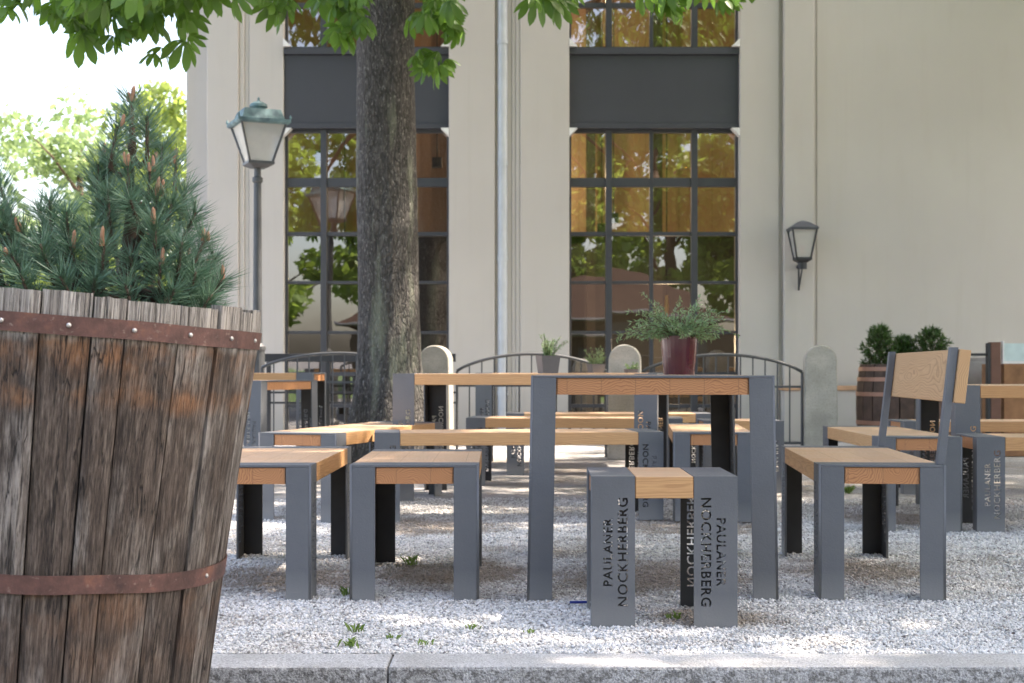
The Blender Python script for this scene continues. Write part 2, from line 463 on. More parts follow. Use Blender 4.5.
while x < 9:
    L = 1.98
    kb.box(x, x + L - 0.003, KY0, KY1 - 0.002, -0.3, 0.004 + 0.002 * random.random()); x += L
tag(kb.obj('kerb', kerb_mat(), bevel=0.008), 'pale rough kerb stones along the edge of the gravel', 'kerb', kind='structure')

# ================================================================== furniture
T = 0.008     # plate thickness
SW, EW = 0.13, 0.085   # side-plate and end-plate widths

def embolden(sp, w_):
    """move a closed outline sideways by w_ (outer contours grow, counters shrink)"""
    n = len(sp); res = []
    def unit(a, b):
        d = Vector((b[0] - a[0], b[1] - a[1])); return d.normalized() if d.length > 1e-7 else None
    for i in range(n):
        co, hl, hr = sp[i]; pv, nx_ = sp[i - 1], sp[(i + 1) % n]
        t1 = unit(hl, co) or unit(pv[2], co) or unit(pv[0], co) or Vector((1, 0))
        t2 = unit(co, hr) or unit(co, nx_[1]) or unit(co, nx_[0]) or t1
        n1, n2 = Vector((-t1.y, t1.x)), Vector((-t2.y, t2.x))
        m_ = (n1 + n2) / max(0.5, 1 + n1.dot(n2)) * w_
        res.append(tuple((p[0] + m_.x, p[1] + m_.y, 0) for p in (co, hl, hr)))
    return res

def text_splines(body, size):
    cu = bpy.data.curves.new('t', 'FONT'); cu.body = body; cu.size = size; cu.align_x = 'LEFT'
    cu.space_character = 1.12
    cu.resolution_u = 3
    o = bpy.data.objects.new('t', cu); COL.objects.link(o)
    bpy.context.view_layer.objects.active = o
    for q in bpy.context.selected_objects: q.select_set(False)
    o.select_set(True)
    bpy.ops.object.convert(target='CURVE')
    c = o.data; out = []
    for sp in c.splines:
        out.append([(tuple(p.co), tuple(p.handle_left), tuple(p.handle_right)) for p in sp.bezier_points])
    bpy.data.objects.remove(o, do_unlink=True)
    out = [embolden(q, -0.0009) for q in out]
    xsv = [p[0][0] for s_ in out for p in s_]
    mn_, mx = min(xsv), max(xsv)
    return out, mn_, mx

LINE1 = text_splines('PAULANER', 0.040)
LINE2 = text_splines('NOCKHERBERG', 0.040)

def plate_mesh(h, up=True, zc=0.215):
    """plate in XZ, x 0..SW, z 0..h, facing -Y, thickness T (y 0..T) with the two words cut through it"""
    cu = bpy.data.curves.new('plate', 'CURVE'); cu.dimensions = '2D'; cu.fill_mode = 'BOTH'
    cu.extrude = T / 2; cu.resolution_u = 3
    sp = cu.splines.new('POLY'); sp.points.add(3)
    for p, (x, y) in zip(sp.points, [(0, 0), (SW, 0), (SW, h), (0, h)]): p.co = (x, y, 0, 1)
    sp.use_cyclic_u = True
    lines = [(LINE1, 0.062, 0.204), (LINE2, 0.108, 0.325)]
    for (spl, a, b_), xo, ln in lines:
        k = ln / (b_ - a)
        for s_ in spl:
            ns = cu.splines.new('BEZIER'); ns.bezier_points.add(len(s_) - 1); ns.use_cyclic_u = True; ns.resolution_u = 3
            for bp, (co, hl, hr) in zip(ns.bezier_points, s_):
                bp.handle_left_type = bp.handle_right_type = 'FREE'
                for att, q in (('co', co), ('handle_left', hl), ('handle_right', hr)):
                    u = (q[0] - a) * k - ln / 2; vv = q[1] * k
                    X = xo - vv; Z = zc + u              # reads bottom to top
                    if not up: X = SW - X; Z = 2 * zc - Z
                    setattr(bp, att, (X, Z, 0))
    o = bpy.data.objects.new('plate', cu); COL.objects.link(o)
    dg = bpy.context.evaluated_depsgraph_get(); dg.update()
    me = bpy.data.meshes.new_from_object(o.evaluated_get(dg))
    bpy.data.objects.remove(o, do_unlink=True)
    me.transform(Matrix.Translation((0, T / 2, 0)) @ Matrix.Rotation(PI / 2, 4, 'X'))
    return me

def leg_mesh(h, left=True, zc=0.215, splay=0.0):
    """L-section leg; corner of the L at the origin"""
    bm = bmesh.new()
    pm = plate_mesh(h, up=left, zc=zc)
    if not left: pm.transform(Matrix.Translation((-SW, 0, 0)))
    bm.from_mesh(pm)
    b = MB()
    if left: b.box(0, T, T + 0.0003, EW, 0, h - T - 0.0005)
    else: b.box(-T, 0, T + 0.0003, EW, 0, h - T - 0.0005)
    em = b.mesh('e', bevel=0.0015)
    bm.from_mesh(em)
    bm.normal_update()
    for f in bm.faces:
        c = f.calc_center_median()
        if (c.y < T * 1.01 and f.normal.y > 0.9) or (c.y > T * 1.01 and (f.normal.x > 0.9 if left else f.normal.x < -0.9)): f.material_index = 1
    if splay:
        for v in bm.verts: v.co.y -= splay * (1 - v.co.z / h)
    me = bpy.data.meshes.new('leg'); bm.to_mesh(me); bm.free()
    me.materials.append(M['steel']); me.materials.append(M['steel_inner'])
    bpy.data.meshes.remove(pm)
    return me

LEGS = {}
def legs(h, zc, splay=0.0):
    k = (h, zc, splay)
    if k not in LEGS: LEGS[k] = (leg_mesh(h, True, zc, splay), leg_mesh(h, False, zc, splay))
    return LEGS[k]

def band_mesh(W, h):
    b = MB(); b.box(-SW, 0, -W / 2 + T + 0.0004, W / 2 - T - 0.0004, h - T, h)
    me = b.mesh('steel_band', bevel=0.0012); me.materials.append(M['steel']); return me

def slab_mesh(L, W, h, th, name):
    b = MB()
    hx = L / 2 - SW - 0.0015
    b.box(-hx, hx, -W / 2, W / 2, h - th, h - 0.0008)
    me1 = b.mesh('m', bevel=0.003)
    b2 = MB()
    for s_ in (-1, 1):
        a, c = sorted((s_ * (hx - 0.01), s_ * (L / 2 - 0.006)))
        b2.box(a, c, -W / 2 + EW + 0.004, W / 2 - EW - 0.004, h - th + 0.0015, h - T - 0.002)
        a, c = sorted((s_ * (hx - 0.01), s_ * (L / 2 - T - 0.004)))
        for q in (-1, 1):
            u, v = sorted((q * (W / 2 - EW - 0.003), q * (W / 2 - T - 0.002)))
            b2.box(a, c, u, v, h - th + 0.0015, h - T - 0.002)
    me2 = b2.mesh('m2')
    bm = bmesh.new(); bm.from_mesh(me1); bm.from_mesh(me2)
    me = bpy.data.meshes.new(name); bm.to_mesh(me); bm.free(); me.materials.append(M['larch'])
    bpy.data.meshes.remove(me1); bpy.data.meshes.remove(me2)
    return me

SH, TH = 0.455, 0.755
CACHE = {}
def furniture(kind, L, W, label, cat, group, x, y, rz, z=0.0, back=None):
    """x, y: centre; rz: rotation of the length axis from +X"""
    key = (kind, L, W, back)
    h = SH if kind != 'beer_garden_table' else TH
    t = thing(kind, label, cat, (x, y, z), rz, group)
    if key in CACHE:
        for ch in CACHE[key].children:
            d = ch.copy(); COL.objects.link(d); d.parent = t
        return t
    CACHE[key] = t
    sp = 0.014 if h == TH else 0.0
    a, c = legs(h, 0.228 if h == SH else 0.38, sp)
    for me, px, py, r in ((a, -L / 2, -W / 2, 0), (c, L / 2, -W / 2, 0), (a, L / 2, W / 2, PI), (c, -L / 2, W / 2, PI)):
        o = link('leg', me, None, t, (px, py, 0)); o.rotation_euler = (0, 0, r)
    bmh = band_mesh(W, h)
    for s_, r in ((1, 0), (-1, PI)):
        o = link('steel_band', bmh, None, t, (s_ * L / 2, 0, 0)); o.rotation_euler = (0, 0, r)
    link('tabletop' if h == TH else 'seat', slab_mesh(L, W, h, 0.066 if h == SH else 0.066, 'slab'), None, t)
    if back:
        # back on the -Y side: two leaning posts, board on their outer side
        lean = 0.045; zt = 0.85
        for s_ in (-1, 1):
            px = s_ * (L / 2 - 0.035)
            b = MB()
            y0 = -W / 2
            ex, wd = 0.036, 0.026
            vs = []
            for zz, ly in ((h + 0.0005, 0), (zt, -lean)):
                for dx, dy in ((-ex / 2 * 1, 0), (ex / 2, 0), (ex / 2, wd), (-ex / 2, wd)):
                    vs.append((px + dx, y0 + ly + dy, zz))
            b.add(vs, [(0, 1, 2, 3), (4, 5, 6, 7), (0, 1, 5, 4), (1, 2, 6, 5), (2, 3, 7, 6), (3, 0, 4, 7)])
            b.obj('back_post', M['steel'], t, bevel=0.0015)
        b = MB(); b.box(-L / 2 + 0.005, L / 2 - 0.005, -0.019, 0.019, -0.09, 0.09)
        m = b.mesh('backrest', bevel=0.003)
        o = link('backrest', m, M['larch_back'], t, (0, -W / 2 - 0.0335 - 0.0215, 0.752))
        o.rotation_euler = (R(6.5), 0, 0)
    return t

def back_wood():
    m = NT('backrest_board'); v = m.coord(scale=(1.0, 6, 4.2))
    tc = m.n('ShaderNodeTexCoord'); sep = m.n('ShaderNodeSeparateXYZ'); m.t.links.new(tc.outputs['Object'], sep.inputs[0])
    n0 = m.noise(m.coord(scale=(2.6, 1, 5.5)), 1.0, 2, 0.4, 0.2)
    zz = m.math('POWER', m.math('MULTIPLY', m.math('ADD', sep.outputs[2], 0.012), 7.0), 2.0)
    r = m.math('ADD', m.math('MULTIPLY', n0, 1.6), zz)
    r = m.math('ADD', r, m.math('MULTIPLY', sep.outputs[1], 8.0))
    ring = m.ramp(m.math('FRACT', m.math('MULTIPLY', r, 15)), [(0.0, 0.0), (0.55, 0.25), (0.85, 1.0), (1.0, 0.0)])
    fib = m.noise(m.coord(scale=(10, 300, 300)), 1, 3)
    c = m.mix(m.math('MULTIPLY', ring, 0.85), (0.6, 0.36, 0.18), (0.4, 0.22, 0.1))
    c = m.mix(m.ramp(fib, [(0.35, 0.25), (0.6, 0.0)]), c, (0.4, 0.2, 0.08))
    m.base(c); m.rough(0.6); m.bump(ring, 0.15, 0.001); return m.m
M['larch_back'] = back_wood()

def end_on(kind, L, W, xl, d, yaw, label, cat, group, z=0.0, back=None, flip=False):
    """near end at distance d, near-left corner at x=xl; length axis runs away from the camera, yaw clockwise (deg)"""
    a = R(yaw)
    dv = Vector((math.sin(a), math.cos(a))); rv = Vector((math.cos(a), -math.sin(a)))
    c = Vector((xl, d)) + rv * (W / 2) + dv * (L / 2)
    rz = math.atan2(dv.y, dv.x)     # +X local -> away
    return furniture(kind, L, W, label, cat, group, c.x, c.y, rz, z, back)
def side_on(kind, L, W, xl, d, yaw, label, cat, group, z=0.0, back=None):
    """near-left corner at (xl, d), length runs to the right, yaw anticlockwise (deg)"""
    a = R(yaw)
    rv = Vector((math.cos(a), math.sin(a))); dv = Vector((-math.sin(a), math.cos(a)))
    c = Vector((xl, d)) + rv * (L / 2) + dv * (W / 2)
    return furniture(kind, L, W, label, cat, group, c.x, c.y, a, z, back)

BN, TB, ST = 'beer_garden_bench', 'beer_garden_table', 'beer_garden_stool'
gB, gT = 'wood and steel benches of the beer garden', 'wood and steel tables of the beer garden'
end_on(BN, 1.17, 0.455, -1.128, 4.69, 0, 'backless wood and steel bench seen end on, partly hidden behind the big barrel planter', 'bench', gB)
end_on(BN, 0.94, 0.434, -0.545, 4.70, -0.6, 'short backless bench with chip free grey legs, end on, left of the nearest table', 'bench', gB)
end_on(TB, 1.2, 0.815, 0.064, 4.71, 1.8, 'nearest tall table with cracked end grain, burgundy plant pot on top', 'table', gT)
side_on(ST, 0.436, 0.40, 0.238, 4.19, -1.0, 'small square stool with cut out lettering on both legs, frontmost on the gravel', 'stool', 'low stools of the beer garden')
end_on(BN, 1.2, 0.42, 1.034, 4.72, 5.0, 'bench with a wooden backrest on leaning steel posts, front right', 'bench', gB, back=True)
end_on(BN, 1.65, 0.43, -1.30, 7.18, 16, 'long bench leading away to the left tree trunk, behind the two front left benches', 'bench', gB)
side_on(BN, 1.49, 0.42, -0.70, 7.12, 5, 'long bench seen side on behind the nearest table, with lettered right leg', 'bench', gB)
side_on(TB, 1.55, 0.80, -0.70, 8.22, -11, 'long table seen side on beside the tree trunk, grey potted herb on it', 'table', gT)
end_on(BN, 1.25, 0.41, 0.827, 7.17, 5, 'end on bench seen between the legs of the nearest table', 'bench', gB)
side_on(BN, 1.45, 0.42, -0.31, 9.42, -5, 'bench in shade right behind the long table by the trunk', 'bench', gB)
side_on(BN, 1.53, 0.42, -0.04, 10.35, 0, 'farthest bench, in front of the round topped stones', 'bench', gB)
side_on(ST, 0.5, 0.42, 1.22, 8.85, 0, 'grey stool with lettered end plate just right of the nearest table legs', 'stool', 'low stools of the beer garden')
side_on(TB, 1.5, 0.8, -0.29, 11.1, 0, 'farthest table close to the arched railing, small pots on it', 'table', gT)
end_on(BN, 1.35, 0.40, 1.752, 6.70, 1.5, 'backless bench just behind the bench with the backrest', 'bench', gB)
side_on(BN, 1.5, 0.42, 2.22, 6.68, -4, 'bench cut by the right edge of the picture, with lettered left leg', 'bench', gB)
side_on(TB, 1.5, 0.80, 2.31, 7.3, -2, 'table at the right edge behind the lettered bench', 'table', gT, z=-0.06)
side_on(BN, 1.5, 0.42, 2.45, 8.75, 0, 'bench on the far side of the right edge table', 'bench', gB)
end_on(TB, 1.1, 0.8, -1.685, 9.4, -70, 'shaded table behind the barrel, at an angle to the railing', 'table', gT, z=-0.05)
side_on(TB, 1.3, 0.8, -2.85, 10.9, 0, 'table farthest left, beside the lamp post', 'table', gT, z=-0.0)

# ================================================================== building
WY = 15.5
hall = thing('beer_hall', 'large beige rendered hall with tall grey framed windows and a downpipe', 'building', (0, WY, 0))
b = MB()
TOPZ = 9.5
def pier(x0, x1, y): b.box(x0, x1, y - WY, 0.42, -0.2, TOPZ)
W1 = (-2.536, -0.70); W2 = (0.635, 2.525)
pier(-3.64, -3.38, 15.64); pier(-3.38, -3.03, 15.5); pier(-3.03, -2.97, 15.53); pier(-2.97, -2.92, 15.55); pier(-2.92, W1[0], 15.54)
pier(W1[1], -0.19, 15.5); pier(-0.19, 0.0, 15.55); pier(0.0, 0.045, 15.535); pier(0.045, 0.09, 15.515); pier(0.09, W2[0], 15.5)
pier(W2[1], 2.96, 15.5); pier(2.96, 3.0, 15.53); pier(3.0, 3.33, 15.43); pier(3.33, 3.37, 15.5); pier(3.37, 13, 15.49)
for a, c in (W1, W2): b.box(a, c, 0.0, 0.42, 7.2, TOPZ)
# side and back walls, roof slab
b.box(-3.64, -3.24, 0.42, 9.0, -0.2, TOPZ); b.box(12.6, 13, 0.42, 9, -0.2, TOPZ); b.box(-3.24, 12.6, 8.6, 9, -0.2, TOPZ)
wall = b.obj('wall', M['stucco'], hall, bevel=0.012)
b = MB(); b.box(-3.8, 13.2, -0.15, 9.1, TOPZ + 0.002, TOPZ + 0.3); b.obj('roof', M['rust'], hall)
# interior floor, timber ceiling and panelled back
def panel_wood():
    m = NT('interior_timber'); v = m.coord()
    sep = m.n('ShaderNodeSeparateXYZ'); m.set(sep.inputs[0], v)
    fr = m.math('FRACT', m.math('MULTIPLY', sep.outputs[0], 2.2))
    n1 = m.noise(m.coord(scale=(6, 1, 1)), 3, 4)
    c = m.mix(n1, (0.3, 0.19, 0.115), (0.4, 0.26, 0.16))
    c = m.mix(m.math('MULTIPLY', m.math('LESS_THAN', fr, 0.02), 0.35), c, (0.08, 0.04, 0.02)); m.base(c); m.rough(0.45); return m.m
M['panel'] = panel_wood()
b = MB(); b.box(-3.2, 12.5, 0.45, 8.55, -0.1, 0.01); b.obj('floor', simple('hall_floor', (0.12, 0.09, 0.07), 0.5), hall)
b = MB(); b.box(-3.2, 12.5, 0.45, 8.55, 6.9, 7.0); b.box(-3.2, 12.5, 3.6, 3.75, 2.62, 6.88); b.obj('timber_lining', M['panel'], hall)
b = MB(); b.box(-3.2, 12.5, 3.75, 3.85, 0.015, 2.615); b.obj('dark_back_wall', simple('dark_lining', (0.03, 0.028, 0.026), 0.6), hall)  # near-black back wall added below the timber lining
b = MB()
for xx in (-1.9, -0.8, 1.0, 1.9): b.box(xx, xx + 0.12, 3.3, 3.45, 0.015, 6.85)
b.obj('column', simple('dark_column', (0.05, 0.04, 0.035), 0.5), hall)

def zpx(y): return EYE + (HOR - y) / (F / (WY + 0.16))
def window(x0, x1, rows, z0, z1, name='window'):
    """frame + glass, split in four columns"""
    b = MB(); D0, D1 = 0.14, 0.21
    W = x1 - x0
    s = W / 170.0
    cols = [0, 2.5, 37, 43.2, 81, 85, 123, 129.2, 167.5, 170]
    b.box(x0, x0 + 2.5 * s, D0, D1, z0, z1); b.box(x0 + 167.5 * s, x1, D0, D1, z0, z1)
    for a, c, dd in ((37, 43.2, 0.02), (123, 129.2, 0.02), (81.2, 84.8, 0.0)):
        b.box(x0 + a * s, x0 + c * s, D0 - dd, D1, z0, z1)
    for za, zb in rows:
        for a, c in ((2.5, 37), (43.2, 81.2), (84.8, 123), (129.2, 167.5)):
            b.box(x0 + a * s, x0 + c * s, D0 + 0.005, D1 - 0.005, za, zb)
    fr = b.obj(name, M['frame'], hall, bevel=0.004)
    g = MB()
    # each column's sheet sits a hair differently, as real panes do
    for a, c in ((2.5, 37), (43.2, 81.2), (84.8, 123), (129.2, 167.5)):
        zs = [z0] + [0.5 * (p + q) for p, q in sorted(rows)] + [z1]
        for k in range(len(zs) - 1):
            if zs[k + 1] - zs[k] < 0.12: continue
            t1, t2 = random.uniform(-.0022, .0022), random.uniform(-.0022, .0022)
            X0, X1 = x0 + a * s, x0 + c * s; y = 0.175
            g.add([(X0, y - t1 - t2, zs[k]), (X1, y + t1 - t2, zs[k]), (X1, y + t1 + t2, zs[k + 1]), (X0, y - t1 + t2, zs[k + 1])], [(0, 1, 2, 3)])
    link('glass', g.mesh('glass'), M['glass'], fr)
rowsL = [(zpx(187), zpx(178)), (zpx(236), zpx(232)), (zpx(284), zpx(281)), (zpx(334), zpx(331)), (zpx(376), zpx(372)), (zpx(133), zpx(130)), (0.0, 0.08), (0.36, 0.40)]
rowsU = [(zpx(50), zpx(47)), (zpx(8), zpx(3)), (5.45, 5.5), (6.1, 6.15), (6.7, 6.76)]
for x0, x1 in (W1, W2):
    window(x0, x1, rowsL, 0.0, zpx(130))
    window(x0, x1, rowsU, zpx(50.2), 7.2)
    b = MB(); zb, zt = zpx(130) + 0.001, zpx(50.2) - 0.001
    b.box(x0 + 0.002, x1 - 0.002, 0.07, 0.4, zb, zt - 0.075); b.box(x0 + 0.002, x1 - 0.002, 0.035, 0.4, zt - 0.07, zt)
    b.box(x0 + 0.002, x1 - 0.002, 0.05, 0.069, zb, zb + 0.05)
    b.obj('spandrel', M['spandrel'], hall, bevel=0.004)
    for zc in (zpx(130) - 0.0, zpx(50.2) + 0.0):
        for xx, sg in ((x0, 1), (x1, -1)):
            b = MB(); z0 = zc + (0.0 if zc < 4 else 0.002)
            zz = -0.09 if zc < 4 else 0.09
            zo = zc - 0.002 if zc < 4 else zc + 0.01
            b.add([(xx, 0.0, zo), (xx + sg * 0.09, 0.0, zo), (xx, 0.0, zo + zz), (xx, 0.12, zo), (xx + sg * 0.09, 0.12, zo), (xx, 0.12, zo + zz)],
                  [(0, 1, 2), (3, 5, 4), (0, 3, 4, 1), (0, 2, 5, 3), (1, 4, 5, 2)])
            b.obj('corbel', M['white'], hall)
# downpipe
b = MB(); px = -0.105
b.tube([(px, 0.045, 0.05), (px, 0.045, TOPZ)], 0.056, 16)
for z in (0.5, 2.0, 3.05, 4.4, 6.5): b.tube([(px, 0.045, z), (px, 0.045, z + 0.05)], 0.063, 16)
b.obj('downpipe', M['zinc'], hall, smooth=False)
# plinth with a tiled cap
b = MB(); b.box(2.96, 8.4, -0.28, -0.075, 0.0, 0.56); b.obj('plinth', M['stucco'], hall, bevel=0.01)
b = MB(); b.box(2.93, 8.4, -0.31, -0.072, 0.561, 0.61); b.obj('plinth_cap', simple('tile_cap', (0.5, 0.3, 0.18), 0.8, 0, 0.2, 5), hall, bevel=0.006)

# pendant lamps inside
def pendant(x, y, z, lit, label):
    t = thing('pendant_lamp', label, 'lamp', (x, y, z), 0, 'pendant lamps hanging inside the hall')
    c = MB(); c.tube([(0, 0, 0.12), (0, 0, 6.88 - z)], 0.008, 6); c.obj('cord', M['darksteel'], t)
    c = MB(); c.box(-0.06, 0.06, -0.06, 0.06, 0.0, 0.12) if not lit else c.lathe([(0.03, 0), (0.035, 0.3), (0.02, 0.45)], n=10)
    c.obj('lamp_shade', M['brass'] if lit else M['darksteel'], t)
    if lit:
        m = NT('bulb_glow'); m.base((1, .8, .5)); m.p.inputs['Emission Color'].default_value = (1, 0.62, 0.25, 1); m.p.inputs['Emission Strength'].default_value = 2.5
        c = MB(); c.lathe([(0.02, -0.08), (0.045, -0.04), (0.03, 0.0)], n=10); c.obj('bulb', m.m, t, smooth=True)
        l = bpy.data.lights.new('bulb_light', 'POINT'); l.energy = 17; l.color = (1, 0.74, 0.48); l.shadow_soft_size = 0.06
        lo = bpy.data.objects.new('bulb_light', l); COL.objects.link(lo); lo.parent = t; lo.location = (0, 0, -0.16)
pendant(1.9, 17.2, 1.25, True, 'brass pendant seen through the third column of the right window')
pendant(1.13, 17.6, 2.5, False, 'black pendant box high in the right window, left of the others')
pendant(1.32, 18.2, 2.7, False, 'black pendant box beside the leftmost one in the right window')
pendant(-2.35, 17.2, 3.35, False, 'black pendant box at the far left in the left window')
pendant(-1.9, 17.8, 2.9, False, 'black pendant box nearest the tree trunk in the left window')
pendant(-2.2, 18.4, 2.3, False, 'lowest black pendant box in the left window')
pendant(-0.93, 17.4, 3.3, False, 'black pendant box right of the tree trunk in the left window')
pendant(5.5, 17.6, 3.6, True, 'lit pendant deep inside the hall, right of the windows')
pendant(0.6, 17.4, 5.6, True, 'lit pendant high behind the upper floor windows')
pendant(0.2, 18.2, 3.4, True, 'lit pendant inside behind the wall between the windows')

# wall lantern
def lantern_body(t, w_top, w_bot, h, rot, glass, frame, roofm, mansard):
    a = w_top / 2 * math.sqrt(2); c = w_bot / 2 * math.sqrt(2)
    g = MB(); g.lathe([(c * 0.96, 0), (a * 0.96, h)], n=4, rot=rot); g.obj('glass', glass, t)
    f = MB()
    for k in range(4):
        an = rot + k * PI / 2
        f.tube([(c * math.cos(an), c * math.sin(an), 0), (a * math.cos(an), a * math.sin(an), h)], 0.011, 6)
    f.lathe([(c * 0.6, -0.05), (c * 1.15, -0.02), (c * 1.15, 0.004)], n=4, rot=rot)
    f.obj('frame', frame, t)
    r = MB()
    if mansard:
        r.lathe([(a * 1.1, h - 0.01), (a * 1.17, h + 0.004), (a * 1.17, h + 0.03), (a * 0.95, h + 0.04), (a * 0.80, h + 0.13), (a * 0.3, h + 0.14)], n=4, rot=rot)
        for k in range(4):
            an = rot + k * PI / 2; q = a * 1.15
            r.lathe([(0.008, 0), (0.013, 0.015), (0.004, 0.04)], (q * math.cos(an), q * math.sin(an), h + 0.03), 8)
        r.obj('roof', roofm, t)
        r = MB(); r.lathe([(0.06, h + 0.13), (0.07, h + 0.165), (0.085, h + 0.17), (0.08, h + 0.195), (0.05, h + 0.215), (0.018, h + 0.225), (0.01, h + 0.24), (0.014, h + 0.25), (0.004, h + 0.265)], n=18)
        r.obj('cap', roofm, t, smooth=False)
    else:
        r.lathe([(a * 1.12, h), (a * 1.16, h + 0.025), (a * 0.5, h + 0.085), (0.02, h + 0.105)], n=4, rot=rot); r.obj('roof', roofm, t)

lw = thing('wall_lantern', 'small black tapering lantern mounted on the beige pilaster', 'lamp', (3.155, 15.21, EYE + (371 - 258) / F * 15.2))
lantern_body(lw, 0.26, 0.155, 0.30, PI / 4, M['milky'], M['darksteel'], simple('lantern_tin', (0.09, 0.1, 0.12), 0.4, 0.3), False)
b = MB(); b.lathe([(0.05, -0.12), (0.05, -0.05)], n=12); b.tube([(0, 0, -0.08), (0, 0.22, -0.08)], 0.025, 10); b.tube([(0, 0.19, -0.34), (0, 0.19, -0.06)], 0.012, 8)
b.tube([(0, 0, -0.1), (0, 0.19, -0.33)], 0.008, 8)
b.obj('bracket', M['darksteel'], lw)
b = MB(); b.lathe([(0.012, 0.0), (0.02, 0.05), (0.018, 0.1), (0.005, 0.13)], (0, 0, 0.01), 10); b.obj('bulb', simple('red_bulb', (0.6, 0.12, 0.1), 0.3), lw, smooth=True)

# street lamp
LD = 13.1
lp = thing('street_lamp', 'old verdigris lantern on a dark iron post left of the tree', 'street lamp', ((257.5 - 512) / F * LD, LD, 0))
b = MB(); zt = EYE + (371 - 166) / F * LD
b.lathe([(0.11, 0), (0.11, 0.06), (0.075, 0.1), (0.068, 0.95), (0.078, 0.97), (0.078, 1.0), (0.046, 1.03), (0.036, zt - 0.16), (0.05, zt - 0.15), (0.05, zt - 0.11), (0.033, zt - 0.1), (0.033, zt)], n=16)
b.obj('pole', M['fence'], lp, smooth=False)
lb = thing('lantern', None, None); lb.parent = lp; lb.location = (0.01, 0, zt + 0.03)
del lb
for o in [o for o in bpy.data.objects if o.name == 'lantern']: bpy.data.objects.remove(o, do_unlink=True)
tmp = bpy.data.objects.new('tmp', None); COL.objects.link(tmp)
lantern_body(tmp, 0.42, 0.215, 0.35, PI / 4 + R(24), M['milky'], M['fence'], M['verdigris'], True)
for ch in list(tmp.children):
    ch.parent = lp; ch.location = (0.01, 0, zt + 0.03)
bpy.data.objects.remove(tmp, do_unlink=True)

# ================================================================== bollard stones and arched railings
def stone_mesh(w_, h_, dpt):
    n = 14; pts = [(-w_ / 2 * 1.08, 0.0), (w_ / 2 * 1.08, 0.0)]
    for k in range(n + 1):
        a = PI * k / n; pts.append((w_ / 2 * math.cos(a), h_ - w_ / 2 + w_ / 2 * math.sin(a)))
    b = MB(); m = len(pts)
    vs = [(x, -dpt / 2, z) for x, z in pts] + [(x, dpt / 2, z) for x, z in pts]
    fs = [tuple(range(m)), tuple(range(2 * m - 1, m - 1, -1))] + [(i, (i + 1) % m, m + (i + 1) % m, m + i) for i in range(m)]
    b.add(vs, fs)
    me = b.mesh('stone_post', bevel=0.018, seg=3); me.materials.append(M['stone']); return me
sm = stone_mesh(0.275, 1.0, 0.2)
def stone(px, d, rz, label):
    o = link('stone_post', sm, None, None, ((px - 512) / F * d, d, 0)); o.rotation_euler = (0, 0, rz)
    tag(o, label, 'stone post', 'round topped stone posts of the railing')
stone(436, 12.6, R(-9), 'round topped stone post half hidden right behind the tree trunk')
stone(625, 12.2, R(-8), 'middle round topped stone post, below the right window')
stone(820, 12.4, R(-6), 'rightmost round topped stone post, beside the barrel with small conifers')

def railing(x0, x1, d, ztop_side, ztop_mid, label, lowz=0.12, step=0.105):
    t = thing('arched_railing', label, 'railing', (x0, d, 0), 0, 'arched iron railings between the stone posts')
    L = x1 - x0
    def zt(u): return ztop_side + (ztop_mid - ztop_side) * (1 - (2 * u - 1) ** 2) ** 0.8
    b = MB(); b.tube([(L * k / 24, 0, zt(k / 24)) for k in range(25)], 0.014, 8); b.obj('top_rail', M['fence'], t, smooth=True)
    b = MB(); b.tube([(0, 0, 0), (0, 0, zt(0))], 0.013, 6); b.obj('end_post', M['fence'], t)
    b = MB(); b.tube([(L, 0, 0), (L, 0, zt(1))], 0.013, 6); b.obj('end_post', M['fence'], t)
    b = MB(); b.box(0.008, L - 0.008, -0.006, 0.006, lowz, lowz + 0.02); b.box(0.008, L - 0.008, -0.006, 0.006, ztop_side - 0.14, ztop_side - 0.12)
    b.obj('cross_rail', M['fence'], t)
    n = int(L / step); sp = MB()
    for k in range(1, n): sp.box(L * k / n - 0.006, L * k / n + 0.006, -0.0055, 0.0055, lowz + 0.001, zt(k / n) - 0.005)
    sp.obj('balusters', M['fence'], t)
railing((457 - 512) / F * 12.4, (606 - 512) / F * 12.4, 12.4, 0.77, 0.92, 'arched iron railing between the trunk side stone and the middle stone')
railing((642 - 512) / F * 12.4, (802 - 512) / F * 12.4, 12.4, 0.76, 0.915, 'arched iron railing between the middle stone and the right stone')
railing((262 - 512) / F * 12.6, (415 - 512) / F * 12.6, 12.6, 0.80, 0.93, 'arched iron railing behind the tree trunk, next to the lamp post')
# flat dark handrail before the left window
hr = thing('handrail', 'thick flat dark handrail in front of the left window', 'railing', (-2.45, 13.7, 0))
b = MB(); b.box(0, 1.9, -0.03, 0.03, 0.86, 0.94); b.obj('top_rail', M['darksteel'], hr, bevel=0.004)
for k in range(4):
    b = MB(); b.box(0.05 + 0.58 * k, 0.09 + 0.58 * k, -0.02, 0.02, 0, 0.859); b.obj('post', M['darksteel'], hr)
b = MB()
for z in (0.45, 0.55): b.box(0.0, 1.9, -0.034, -0.022, z, z + 0.02)
b.obj('cross_rail', M['darksteel'], hr)
eb = thing('meter_box', 'small grey green junction box behind the railing left of the trunk', 'box', (-1.92, 13.55, 0))
b = MB(); b.box(-0.11, 0.11, -0.05, 0.05, 0.42, 0.66); b.obj('case', simple('box_green', (0.3, 0.36, 0.33), 0.5), eb, bevel=0.008)
b = MB(); b.box(-0.1, 0.1, -0.058, -0.0505, 0.53, 0.64); b.obj('lid', simple('box_lid', (0.36, 0.42, 0.39), 0.5), eb, bevel=0.003)
b = MB(); b.box(-0.03, 0.03, -0.03, 0.03, 0, 0.419); b.obj('stand', M['darksteel'], eb)

